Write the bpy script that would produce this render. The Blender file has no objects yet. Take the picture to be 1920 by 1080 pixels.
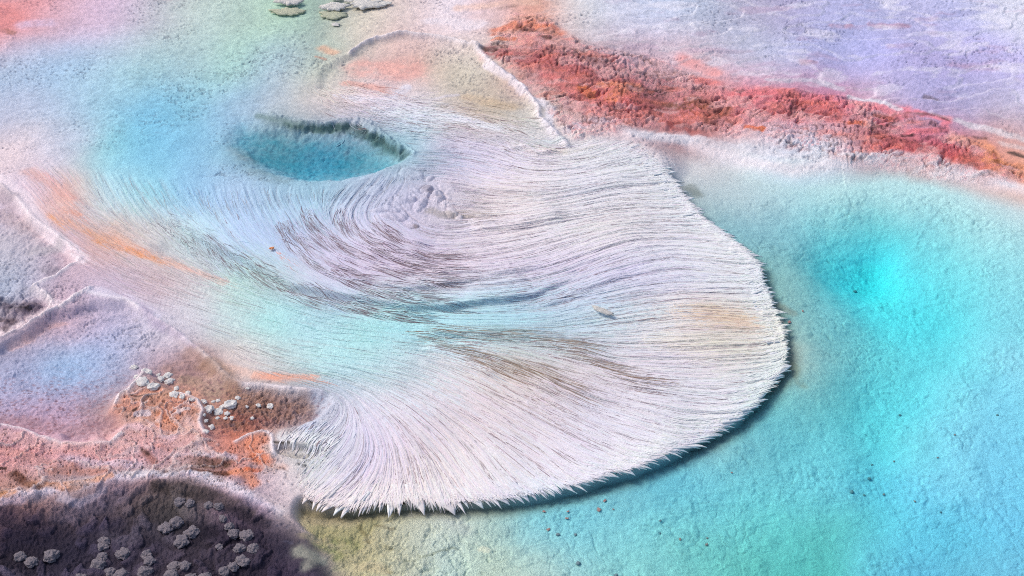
import bpy, math
import numpy as np
from mathutils import Vector
SC = bpy.context.scene
# ---------------------------------------------------------------- camera, sky, sun, exposure
CAM_H, PITCH, LENS = 3.0, math.radians(36.0), 60.0
cam_d = bpy.data.cameras.new('camera')
cam_d.lens = LENS; cam_d.sensor_width = 36.0; cam_d.clip_start = 0.05; cam_d.clip_end = 500.0
cam = bpy.data.objects.new('camera', cam_d)
SC.collection.objects.link(cam)
cam.location = (0, 0, CAM_H)
cam.rotation_euler = (math.pi / 2 - PITCH, 0, 0)
SC.camera = cam
SUN_EL, SUN_AZ = math.radians(50.0), math.radians(-72.0)      # azimuth from +Y, clockwise positive
world = bpy.data.worlds.new('World'); SC.world = world; world.use_nodes = True
nt = world.node_tree
bg = nt.nodes['Background']
sky = nt.nodes.new('ShaderNodeTexSky'); sky.sky_type = 'NISHITA'; sky.sun_disc = False
sky.sun_elevation = SUN_EL; sky.sun_rotation = SUN_AZ
sky.air_density = 1.0; sky.dust_density = 3.0; sky.ozone_density = 1.0
nt.links.new(sky.outputs['Color'], bg.inputs['Color'])
bg.inputs['Strength'].default_value = 0.118
sun_d = bpy.data.lights.new('sun', 'SUN'); sun_d.energy = 1.25; sun_d.angle = math.radians(24.0)
sun_d.color = (1.0, 0.93, 0.82)
sun = bpy.data.objects.new('sun', sun_d); SC.collection.objects.link(sun)
sdir = Vector((math.sin(SUN_AZ) * math.cos(SUN_EL), math.cos(SUN_AZ) * math.cos(SUN_EL), math.sin(SUN_EL)))
sun.rotation_euler = sdir.to_track_quat('Z', 'Y').to_euler()
SC.view_settings.view_transform = 'Standard'; SC.view_settings.look = 'None'
SC.view_settings.exposure = 0.42; SC.view_settings.gamma = 1.0
SC.cycles.use_denoising = False; SC.cycles.filter_width = 1.05; SC.cycles.max_bounces = 8; SC.cycles.transparent_max_bounces = 16
RNG = np.random.default_rng(7)
SP, CP = math.sin(PITCH), math.cos(PITCH)
TANX = 18.0 / LENS

def at(px, py, z=0.0):
    """photo measurement (1920x1080) -> point of the horizontal plane at height z, in metres"""
    px = np.asarray(px, float); py = np.asarray(py, float)
    a = (px - 960.0) / 960.0 * TANX
    b = (540.0 - py) / 960.0 * TANX
    dy = CP + b * SP; dz = -SP + b * CP
    t = (z - CAM_H) / dz
    return a * t, dy * t

def img(x, y, z):
    """size of a photo pixel (metres) and position for a world point"""
    d = y * CP + (CAM_H - z) * SP
    u = y * SP - (CAM_H - z) * CP
    return 960 + 960 / TANX * x / d, 540 - 960 / TANX * u / d, d * TANX / 960

# ---------------------------------------------------------------- noise
def hsh(ix, iy, seed):
    h = (ix.astype(np.int64) * 374761393 + iy.astype(np.int64) * 668265263 + seed * 1442695041) & 0xFFFFFFFF
    h = ((h ^ (h >> 13)) * 1274126177) & 0xFFFFFFFF
    h = ((h ^ (h >> 16)) * 2246822519) & 0xFFFFFFFF
    return ((h ^ (h >> 15)) & 0xFFFFFF).astype(np.float32) / 16777216.0

def perlin(x, y, seed=0):
    x0 = np.floor(x); y0 = np.floor(y)
    fx = (x - x0).astype(np.float32); fy = (y - y0).astype(np.float32)
    u = fx * fx * fx * (fx * (fx * 6 - 15) + 10); v = fy * fy * fy * (fy * (fy * 6 - 15) + 10)
    def g(i, j):
        a = hsh(x0 + i, y0 + j, seed) * 6.2831853
        return np.cos(a) * (fx - i) + np.sin(a) * (fy - j)
    n0 = g(0, 0) * (1 - u) + g(1, 0) * u
    n1 = g(0, 1) * (1 - u) + g(1, 1) * u
    return (n0 * (1 - v) + n1 * v) * 1.5

def fbm(x, y, octs=4, seed=0, gain=0.5, lac=2.03):
    s = 0; a = 1.0; t = 0
    for o in range(octs):
        s = s + a * perlin(x, y, seed + o * 17); t += a
        x = x * lac + 13.7; y = y * lac - 7.3; a *= gain
    return s / t

def worley(x, y, seed=0, jit=0.9):
    x0 = np.floor(x); y0 = np.floor(y)
    f1 = np.full(x.shape, 9.0, np.float32); f2 = f1.copy(); idv = np.zeros(x.shape, np.float32)
    for i in (-1, 0, 1):
        for j in (-1, 0, 1):
            cx = x0 + i; cy = y0 + j
            dx = cx + 0.5 + (hsh(cx, cy, seed) - 0.5) * jit - x
            dy = cy + 0.5 + (hsh(cx, cy, seed + 91) - 0.5) * jit - y
            d = np.sqrt(dx * dx + dy * dy).astype(np.float32)
            near = d < f1
            f2 = np.where(near, f1, np.minimum(f2, d))
            idv = np.where(near, hsh(cx, cy, seed + 7), idv)
            f1 = np.where(near, d, f1)
    return f1, f2, idv

def sstep(a, b, x):
    t = np.clip((x - a) / (b - a), 0, 1); return t * t * (3 - 2 * t)

def lin(c):
    c = np.asarray(c, float) / 255.0
    return np.where(c <= 0.04045, c / 12.92, ((c + 0.055) / 1.055) ** 2.4)

def hexl(h):
    return lin([int(h[0:2], 16), int(h[2:4], 16), int(h[4:6], 16)])

# ---------------------------------------------------------------- polygons / polylines
def sdf_poly(X, Y, P, pad=0.25):
    """signed distance (positive inside), exact inside bounding box + pad, clamped outside"""
    P = np.asarray(P, float)
    out = np.full(X.shape, -pad, np.float32)
    sel = (X > P[:, 0].min() - pad) & (X < P[:, 0].max() + pad) & (Y > P[:, 1].min() - pad) & (Y < P[:, 1].max() + pad)
    x = X[sel]; y = Y[sel]
    d2 = np.full(x.shape, 1e9); ins = np.zeros(x.shape, bool)
    for k in range(len(P)):
        ax, ay = P[k]; bx, by = P[(k + 1) % len(P)]
        ex, ey = bx - ax, by - ay
        L = ex * ex + ey * ey + 1e-12
        t = np.clip(((x - ax) * ex + (y - ay) * ey) / L, 0, 1)
        d2 = np.minimum(d2, (x - ax - t * ex) ** 2 + (y - ay - t * ey) ** 2)
        if ay != by:
            c = ((ay > y) != (by > y)) & (x < (bx - ax) * (y - ay) / (by - ay) + ax)
            ins ^= c
    d = np.sqrt(d2)
    out[sel] = np.clip(np.where(ins, d, -d), -pad, 9)
    return out

def dist_line(X, Y, P, pad):
    """distance, side (+ = left of travel), arc fraction to an open polyline; far points get pad"""
    P = np.asarray(P, float)
    D = np.full(X.shape, pad, np.float32); S = np.ones(X.shape, np.float32); T = np.zeros(X.shape, np.float32)
    sel = (X > P[:, 0].min() - pad) & (X < P[:, 0].max() + pad) & (Y > P[:, 1].min() - pad) & (Y < P[:, 1].max() + pad)
    x = X[sel]; y = Y[sel]
    d2 = np.full(x.shape, 1e9); side = np.ones(x.shape); tt = np.zeros(x.shape)
    seg = np.hypot(*(P[1:] - P[:-1]).T); cum = np.concatenate([[0], np.cumsum(seg)])
    for k in range(len(P) - 1):
        ax, ay = P[k]; ex, ey = P[k + 1] - P[k]
        L = ex * ex + ey * ey + 1e-12
        t = np.clip(((x - ax) * ex + (y - ay) * ey) / L, 0, 1)
        q = (x - ax - t * ex) ** 2 + (y - ay - t * ey) ** 2
        c = q < d2
        side = np.where(c, np.sign(ex * (y - ay) - ey * (x - ax)), side)
        tt = np.where(c, (cum[k] + t * seg[k]) / cum[-1], tt)
        d2 = np.minimum(d2, q)
    D[sel] = np.minimum(np.sqrt(d2), pad); S[sel] = side; T[sel] = tt
    return D, S, T

def W(pts, z):
    p = np.asarray(pts, float); x, y = at(p[:, 0], p[:, 1], z)
    return np.stack([x, y], 1)

# ---------------------------------------------------------------- terrain grid
NJ, NI = 1120, 1500
Y0, Y1, SIDE = 2.40, 7.1, 1.28
jj = np.linspace(0, 1, NJ); ii = np.linspace(-1, 1, NI)
rowy = Y0 * (Y1 / Y0) ** jj
def halfw(y): return SIDE * TANX * (y * CP + CAM_H * SP)
GX = (halfw(rowy)[:, None] * ii[None, :]).astype(np.float64)
GY = np.repeat(rowy[:, None], NI, 1)
def grid_sample(F, x, y):
    """bilinear look-up of a field stored on the terrain grid"""
    v = np.clip(np.log(np.maximum(y, 0.1) / Y0) / math.log(Y1 / Y0), 0, 1) * (NJ - 1)
    u = np.clip(x / halfw(y) * 0.5 + 0.5, 0, 1) * (NI - 1)
    j = np.minimum(v.astype(int), NJ - 2); i = np.minimum(u.astype(int), NI - 2)
    fv = v - j; fu = u - i
    if F.ndim == 3: fv = fv[..., None]; fu = fu[..., None]
    return (F[j, i] * (1 - fu) + F[j, i + 1] * fu) * (1 - fv) + (F[j + 1, i] * (1 - fu) + F[j + 1, i + 1] * fu) * fv

DEC = 7
CJ = np.linspace(0, NJ - 1, NJ // DEC); CI = np.linspace(0, NI - 1, NI // DEC)
cy = Y0 * (Y1 / Y0) ** (CJ / (NJ - 1)); CGX = halfw(cy)[:, None] * (CI / (NI - 1) * 2 - 1)[None]; CGY = np.repeat(cy[:, None], len(CI), 1)
def shepard(px, py, sx, sy, val):
    val = np.asarray(val, float)
    if val.ndim == 1: val = val[:, None]
    num = np.zeros(CGX.shape + (val.shape[1],)); den = np.zeros(CGX.shape)
    for k in range(len(px)):
        q = ((CGX - px[k]) / sx[k]) ** 2 + ((CGY - py[k]) / sy[k]) ** 2
        w = np.exp(-0.5 * q) + 1e-7 / (1 + q) ** 2
        num += w[..., None] * val[k]; den += w
    return num / den[..., None]
def upsample(F, wx=0, wy=0):
    """coarse field -> full grid; wx, wy = warp in metres (full-grid arrays)"""
    x = GX + wx; y = GY + wy
    v = np.clip(np.log(np.maximum(y, 0.1) / Y0) / math.log(Y1 / Y0), 0, 1) * (F.shape[0] - 1)
    u = np.clip(x / halfw(y) * 0.5 + 0.5, 0, 1) * (F.shape[1] - 1)
    j = np.minimum(v.astype(int), F.shape[0] - 2); i = np.minimum(u.astype(int), F.shape[1] - 2)
    fv = (v - j)[..., None]; fu = (u - i)[..., None]
    r = (F[j, i] * (1 - fu) + F[j, i + 1] * fu) * (1 - fv) + (F[j + 1, i] * (1 - fu) + F[j + 1, i + 1] * fu) * fv
    return r[..., 0] if r.shape[-1] == 1 else r

WX = (0.035 * fbm(GX * 5, GY * 5, 5, 11) ).astype(np.float32)
WY = (0.035 * fbm(GX * 5, GY * 5, 5, 29)).astype(np.float32)
WXs, WYs = WX * 0.45, WY * 0.45
QX, QY = GX + WXs, GY + WYs           # gently warped coordinates for shore lines

# ---------------------------------------------------------------- measured colours (sRGB means on an 80 px lattice)
ROWS = '''
E0A0A8 D3B3C6 CBB8D0 BFC0CC B8C8C8 B4CBC4 B0CCBE A3B5AE D0C8BE DCC8C8 E6D2DC DCC0C4 D8A094 CFC6CC C6C4D8 C2C4DC BCBFD6 B4B2CC ACA8CC B2B2DC B4B4DE B6B4DC BCBCE6 D0D0F4
B4C2DC A9C2DE AAC6DA A8C8D2 A9C6CE A8CCCA A8C0CC BCC4BC D0C0BE D8B4B0 CDC0B4 C8BAB4 CA8284 B97A76 C09AA4 D4B4C0 D8B6C0 C0B8D0 B8B2D2 B4AEDA B4B0E2 B2AAD8 B0A8D8 BAB2E0
B8C0D8 AEC4DC 9CC4DA 84BEDC 8CC0D8 9CBCD6 B0BCC8 C2BCC0 D4C8D4 D8D8E4 CCC0BE BFB0A4 C4BEBC CF9C9C C87470 A8655C C07470 DC8088 CC6A68 D0707A C8A2B0 B4A6CC B2A8CC B8B0CC
DCCCD6 C4C8DA 98CADA 84C2E0 8CC0E0 8CB6CC 5E9CAE 489FB8 4CA0B4 98BCCC C4C0D6 D2CCDC DCD4DC DCD8DE E2DCE4 DCD8E0 D8D0D6 D4D2DC D4D4E4 D2CAD8 CC7880 C86468 C46C66 D49A90
D8C4D4 DCB8B4 B8D0DC 9CCCDE 98C0E0 A8C2E0 9CBCD4 9CBCD2 B0BCD4 B8B8D0 D0C8D8 E0D4D8 E2DCE4 E2DEE8 E4DEE4 E8E2EA B0C0C8 B8CCD4 B4D4DC B4D8DE B2DAE0 B4DCE2 B8DCE2 C8D4DA
BEB4C2 C8B0BC D2B4B0 CCC8CC B8D0DC AEC2DE ACBAD6 C2C0D8 C6C0D6 C4BCD2 D2C8D4 DCD2DA DED8E0 DED8DC E0DAE0 E2DEE8 E8E6F0 8FBCC8 8CC4D0 7CD0DA 6CCCD6 80CCD8 98D4DC A8D8E0
B2B4CA C0AABC C8B6C8 CCB8C0 CCC8CE BCD8D8 B4C4D0 C0BED6 C6BED2 CCC4D4 D0C8D8 CCC6D6 C8C0D4 CCC6DA CCC8DC DAD8E6 E0E2EE DEE4EC 86BCC0 54D2DE 0CDEF0 64D4E2 78D4E0 8ED4E0
B09AA8 C4ACC0 B8B4D2 C4BED2 CCC8D4 BED2D6 AEDCE0 B0D4E0 AEDCE2 A8D8E2 ACD4E0 A8CEDC ACC6D6 B4C8D6 C8CCD4 DCD4D4 EAD6CA DEDCD8 8CBABC 7CC8D0 58D8E4 58D6E4 68D0DE 80D0E0
A8ACCC 9CB4D8 A8B4D6 B8A4B4 B09094 D8C8C8 C4CCD0 B8DCE2 B8D8E0 C0D2DC CCCCD4 C4BEBC C4BCC0 CCC4CC D4CCD6 DCD6DE E6DCDC DCDEDE A4B8B4 80C4CA 6CD0DA 66D0DE 70D0E0 88D2E6
B8A4C0 B8A0BA B09298 C89A88 C89888 A07068 A27468 B4B4C8 CECADA D0C8D4 D2C6CE D2C8D0 D8CED8 D4D0DE DCD6E2 E0DEE8 E4E4EE D8E0E4 80C0C4 70C8D0 62D0DC 68D0E0 80D2E6 80CEE8
DAA0A8 D2ACBC D2A8B0 D2A4AC C8A0A4 D08878 C8B8B8 C4C8CC C8C0D4 D4C8D0 DCD4DA DED8E0 E0DAE6 E2DCEA E4E0EC E6E2EE 88B8C0 78C0CC 72C6D2 72CEDA 60CCDA 74CEE0 80CEE8 7CCAEA
B89088 A08888 948084 887874 807470 B094A0 D0BCC6 DCD0D4 E0D6DC E2D8DC E4DAE0 E0DAE4 D8DCE8 7CBCCA 78BCCC 70C0D4 78C8D8 78CCD8 74CCD8 70CADA 60C4DA 70C8E4 7CCCE8 78C8EA
3A3648 4A4454 504A58 4C4652 585058 4A4450 4A4050 A89C84 A8A084 B0B2A0 B6C0B8 A8C0BA 90C8D0 84CCDA 84CCD8 80CCD4 78CAD0 70CACC 6CCACC 64C0C2 64C4D4 68C6E0 66C0DE 70C2E2
4A4450 4C4654 5A525C 5C545E 564E5A 4C4652 443C4C 88807C ACA688 B0B4A4 B0C4BE B0C4B8 ACCCC8 98CCD0 8CCCD0 84CACC 74C6C4 6AC2BE 60BCBA 5EBABA 68C0D4 66BCDA 68B8D4 70BCDA
'''.split()
LIGHT = np.array([0.92, 0.92, 0.985])        # what a level white surface of this scene returns, used to turn seen colours into base colours
CPX, CPY, CCOL = [], [], []
for k, h in enumerate(ROWS):
    j, i = divmod(k, 24)
    CPX.append(40 + 80 * i); CPY.append(40 + 80 * j if j < 13 else 1060); CCOL.append(hexl(h))
CPX = np.array(CPX, float); CPY = np.array(CPY, float); CCOL = np.array(CCOL)

# ---------------------------------------------------------------- outlines measured on the photo
FAN_EDGE = [(1205, 281), (1228, 300), (1245, 318), (1262, 334), (1275, 352), (1284, 370), (1300, 388), (1330, 418), (1352, 436), (1372, 446),
            (1402, 464), (1418, 482), (1433, 503), (1438, 530), (1444, 552), (1456, 574), (1468, 604), (1474, 632), (1482, 658), (1480, 684),
            (1462, 704), (1444, 728), (1424, 756), (1392, 786), (1344, 814), (1300, 836), (1252, 858), (1196, 882), (1140, 896), (1090, 912), (1040, 924),
            (1000, 934), (950, 942), (890, 946), (830, 948), (770, 948), (710, 952), (660, 958), (615, 958), (575, 950), (548, 938)]
ZF = 0.022
fan_edge = W(FAN_EDGE, ZF)
FAN = FAN_EDGE + [(556, 905), (590, 878), (618, 850), (628, 830), (610, 815), (622, 790), (640, 765), (600, 735), (480, 690), (400, 640), (320, 590), (240, 560), (170, 520), (90, 420), (40, 350),
                  (60, 300), (200, 330), (330, 350), (450, 360), (560, 365), (660, 366), (760, 330), (790, 300), (820, 290), (900, 280), (985, 268), (1035, 285), (1100, 275), (1160, 272)]
fan = W(FAN, 0.06)
POOL = FAN_EDGE[:-1] + [(556, 985), (575, 1030), (590, 1075), (600, 1110), (600, 1330), (2500, 1330), (2500, 440), (1920, 352), (1850, 334), (1760, 310), (1690, 300), (1640, 297), (1580, 305), (1540, 312),
                   (1490, 320), (1440, 312), (1400, 297), (1340, 285), (1290, 275)]
pool = W(POOL, 0.0); pool[:len(FAN_EDGE) - 1] = W(FAN_EDGE[:-1], 0.014)
VENT = [(440, 205), (475, 216), (510, 226), (560, 236), (610, 240), (660, 236), (690, 242), (712, 258), (735, 278), (768, 296), (752, 318), (700, 348), (640, 362), (560, 354), (490, 344), (430, 320), (395, 280), (410, 235)]
vent = W(VENT, 0.07)
LEFT_LOW = [(0, 352), (30, 378), (60, 413), (98, 438), (124, 462), (132, 480), (146, 494), (120, 506), (106, 518), (70, 530), (58, 537), (84, 550), (96, 566), (90, 585), (64, 602), (42, 618), (0, 636), (-70, 668), (-190, 690), (-330, 640), (-400, 520), (-330, 400), (-180, 330), (-70, 340)]
left_low = W(LEFT_LOW, 0.055)
LEFT_POOL = [(0, 650), (45, 628), (72, 608), (100, 588), (180, 566), (235, 566), (290, 596), (340, 634), (376, 668), (418, 706), (445, 716), (500, 722), (548, 732), (620, 740), (628, 758), (604, 782), (560, 800), (514, 806), (490, 808), (462, 815), (440, 826),
             (400, 822), (384, 812), (376, 790), (384, 770), (372, 752), (340, 742), (312, 735), (292, 722), (268, 700), (240, 728), (222, 742), (214, 768), (240, 790), (226, 806), (202, 824), (182, 818), (160, 828), (120, 824), (112, 812), (70, 818), (30, 804), (0, 800), (-90, 812), (-190, 796), (-270, 770), (-210, 728), (-110, 690), (-40, 668)]
left_pool = W(LEFT_POOL, 0.05)
DARK = [(0, 948), (60, 940), (110, 930), (160, 918), (200, 908), (222, 902), (270, 900), (330, 903), (372, 912), (420, 930), (450, 944), (480, 955), (515, 975), (535, 1000), (542, 1030), (560, 1055), (585, 1080), (620, 1200), (620, 1400), (-300, 1400), (-300, 960)]
dark = W(DARK, 0.0)
POCKET = [(512, 838), (530, 832), (560, 832), (590, 836), (612, 842), (606, 856), (580, 862), (540, 860), (516, 854)]
pocket = W(POCKET, 0.04)
RED = [(905, 96), (930, 60), (960, 42), (1010, 45), (1060, 62), (1060, 75), (1110, 96), (1180, 110), (1250, 118), (1310, 135), (1350, 150), (1420, 158), (1500, 165), (1580, 172), (1640, 185), (1700, 200), (1760, 215), (1800, 235), (1860, 262), (1930, 290), (2300, 330), (2300, 400), (1930, 322), (1850, 318), (1780, 312),
       (1700, 300), (1640, 285), (1560, 276), (1480, 262), (1420, 245), (1340, 232), (1280, 230), (1200, 238), (1120, 262), (1070, 268), (1030, 235), (1010, 195), (970, 160), (930, 130)]
red = W(RED, 0.08)
ORANGE = [(-260, 800), (0, 798), (30, 806), (70, 820), (112, 828), (160, 830), (202, 826), (226, 808), (240, 792), (214, 768), (222, 742), (240, 728), (268, 700), (292, 722), (312, 735), (340, 742), (372, 752), (384, 770), (376, 790), (384, 812), (400, 824), (440, 828), (462, 815), (490, 808), (508, 815), (510, 850), (520, 880), (500, 905), (470, 920), (420, 915), (372, 905), (330, 892), (270, 890), (222, 892), (160, 910), (60, 930), (0, 940), (-260, 950)]
orange = W(ORANGE, 0.05)
TAN = [(650, 110), (700, 80), (780, 72), (850, 82), (895, 100), (930, 140), (985, 180), (1000, 215), (970, 222), (900, 210), (820, 200), (740, 185), (650, 175), (600, 165), (610, 130)]
tan = W(TAN, 0.085)
print('terrain outlines done')
# ---------------------------------------------------------------- heights
ZP = [(100, 150, .075), (-200, 100, .08), (300, 200, .075), (500, 100, .08), (300, 330, .075), (100, 280, .07), (20, 20, .085), (300, 20, .09), (620, 60, .09), (700, 20, .11), (760, 60, .105), (850, 60, .10), (960, 10, .12), (800, 150, .078),
      (680, 150, .08), (950, 200, .08), (1000, 100, .105), (1150, 170, .10), (1300, 200, .065), (1450, 210, .055), (1600, 240, .05), (1750, 265, .045), (1900, 310, .03), (2200, 370, .03), (1450, 165, .085), (1650, 190, .085), (1850, 240, .08), (1100, 60, .13), (1300, 80, .13), (1500, 100, .13), (1700, 120, .13), (1900, 150, .12), (2300, 150, .12),
      (1500, -80, .15), (1900, -60, .16), (1000, -80, .14), (500, -80, .11), (0, -80, .10), (1900, 60, .145), (1080, 230, .085), (1180, 262, .055), (1300, 262, .028), (1400, 282, .018), (1550, 294, .016), (1700, 302, .016), (1850, 330, .016), (1300, 285, .012), (1500, 330, .0), (1700, 330, .0), (1900, 370, .0),
      (950, 290, .085), (1100, 300, .075), (1200, 310, .06), (1150, 360, .07), (1300, 470, .048), (1240, 340, .036), (1340, 425, .030), (1420, 490, .024), (1460, 600, .017), (1480, 670, .014), (1430, 740, .012), (1330, 815, .011), (1180, 885, .011), (1010, 930, .011), (850, 945, .011), (700, 950, .013), (1400, 600, .036), (1300, 620, .062), (1200, 560, .066), (1100, 480, .078), (1000, 400, .086), (900, 450, .092), (800, 400, .105), (700, 450, .10), (620, 400, .095), (500, 400, .088), (640, 520, .078), (800, 550, .075), (950, 540, .074),
      (400, 400, .08), (300, 420, .075), (450, 560, .06), (600, 600, .06), (700, 640, .058), (850, 610, .056), (1000, 605, .058), (300, 530, .062), (200, 470, .064), (120, 400, .065), (1080, 650, .068), (950, 660, .066), (1200, 720, .062), (1350, 720, .046),
      (1200, 830, .042), (1050, 860, .044), (900, 820, .055), (900, 900, .040), (760, 800, .066), (760, 900, .042), (650, 900, .040), (640, 800, .06), (600, 930, .03), (560, 900, .035), (540, 880, .045), (600, 690, .055), (450, 660, .056),
      (300, 600, .056), (60, 440, .06), (30, 540, .058), (150, 540, .06), (40, 640, .058), (150, 680, .055), (350, 690, .055), (520, 770, .052), (100, 870, .058), (300, 830, .055), (400, 870, .05), (470, 860, .05), (30, 900, .045), (-250, 850, .06), (250, 893, .03), (450, 925, .03), (100, 925, .03),
      (250, 1000, .02), (100, 980, .02), (-200, 1050, .02), (560, 1030, .01), (700, 1010, .01), (900, 1040, .0), (1400, 900, .0), (1800, 900, .0), (1700, 450, .03), (2200, 700, .03), (250, 1200, .02), (900, 1250, .0), (1700, 1250, .0)]
ZP = np.array(ZP, float)
zx, zy = at(ZP[:, 0], ZP[:, 1], ZP[:, 2])
_, _, pp = img(zx, zy, ZP[:, 2])
H_c = shepard(zx, zy, pp * 62, pp * 62 / np.sin(np.arctan2(CAM_H, zy)) , ZP[:, 2])
H_land = upsample(H_c).astype(np.float32)
sd_pool = sdf_poly(QX, QY, pool, 0.5)
sd_vent = sdf_poly(QX, QY, vent, 0.2)
d_edge, _, t_edge = dist_line(GX, GY, fan_edge, 0.3)
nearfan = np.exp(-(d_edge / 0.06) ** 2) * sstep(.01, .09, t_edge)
shorew = 0.03 + 0.13 * (1 - np.exp(-(d_edge / 0.22) ** 2) * sstep(.01, .09, t_edge))
m_pool = sstep(-0.004, shorew, sd_pool + 0.030 * nearfan)
ZV = 0.070
# control points of the colour chart dropped on the terrain
def drop(px, py, it=6):
    z = np.full(px.shape, 0.05)
    for _ in range(it):
        x, y = at(px, py, z); z = 0.5 * z + 0.5 * grid_sample(H_cur, x, y)
    return at(px, py, z)
H_cur = H_land * (1 - m_pool) + m_pool * -0.06
cx, cyy = drop(CPX, CPY); _, _, cp = img(cx, cyy, 0)
pt_pool = sdf_poly(CPX, CPY, np.array(POOL, float), 60) > -6          # which samples lie on the big pool
pt_pool[(CPX == 1480) & (CPY == 680)] = True
def colfield(sel):
    x, y, c = cx[sel], cyy[sel], CCOL[sel]; sx = cp[sel] * 42; sy = sx / np.sin(np.arctan2(CAM_H, y)) * 0.9
    M = np.exp(-0.5 * (((x[:, None] - x[None]) / sx[None]) ** 2 + ((y[:, None] - y[None]) / sy[None]) ** 2)); M /= M.sum(1, keepdims=True)
    v = c.copy()
    for _ in range(4): v = np.clip(v + .8 * (c - M @ v), .25 * c, 2.2 * c)        # sharpen so that the field meets the samples
    return shepard(x, y, sx, sy, v)
def charts():
    P, Lc = colfield(pt_pool), colfield(~pt_pool)
    m = m_pool
    d = upsample(depth_of(P)[..., None], WXs, WYs) * m + upsample(depth_of(Lc)[..., None], WXs, WYs) * (1 - m)
    return P, Lc, d
FLOOR_R, SIG = 0.54, np.array([6.0, 0.30, 0.12])
def depth_of(C):
    return np.clip(-np.log(np.clip(C[..., 0] / (FLOOR_R * LIGHT[0]), 0.02, 1)) / (SIG[0] * 2.95), 0.006, 0.2) * .8
C_p, C_l, D = charts()
H_cur = H_land * (1 - m_pool) - m_pool * np.maximum(D, 0.02 * nearfan)
vsoft = .010 + .10 * sstep(at(600, 262, .07)[0], at(440, 262, .07)[0], GX) + .07 * sstep(at(600, 262, .07)[1], at(600, 330, .07)[1], GY + .25 * (GX - at(600, 262, .07)[0]))
m_vent = sstep(0.0, vsoft, sd_vent); DV = .62
H_cur = H_cur * (1 - m_vent) + m_vent * (ZV - np.maximum(D * DV, 0.006))
cx, cyy = drop(CPX, CPY, 10)
C_p, C_l, D = charts(); D = D.astype(np.float32)
LANDCOL = upsample(C_l, WX, WY)
COL = LANDCOL * (1 - m_pool)[..., None] + upsample(C_p, WX, WY) * m_pool[..., None]
PIXM = img(GX, GY, H_cur)[2]                              # metres per photo pixel here

sd_fan = sdf_poly(GX, GY, fan, 0.3); m_fan = sstep(-0.03, 0.03, sd_fan)
sd_red = sdf_poly(GX + WX, GY + WY, red, 0.3); m_red = sstep(-.005, .04, sd_red)
sd_or = sdf_poly(QX, QY, orange, 0.3); m_or = sstep(-0.006, 0.012, sd_or)
sd_dark = sdf_poly(GX + WX * 2, GY + WY * 2, dark, 0.4); m_dark = sstep(-0.03, 0.07, sd_dark)
sd_ll = sdf_poly(QX, QY, left_low, 0.3); m_ll = sstep(-0.004, 0.016, sd_ll)
sd_lp = sdf_poly(QX, QY, left_pool, 0.3); m_lp = sstep(-0.004, 0.03, sd_lp)
sd_pk = sdf_poly(QX, QY, pocket, 0.1); m_pk = sstep(0, 0.012, sd_pk)
sd_tan = sdf_poly(QX, QY, tan, 0.2); m_tan = sstep(-0.02, 0.02, sd_tan)
m_land = (1 - m_pool) * (1 - m_vent)

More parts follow.
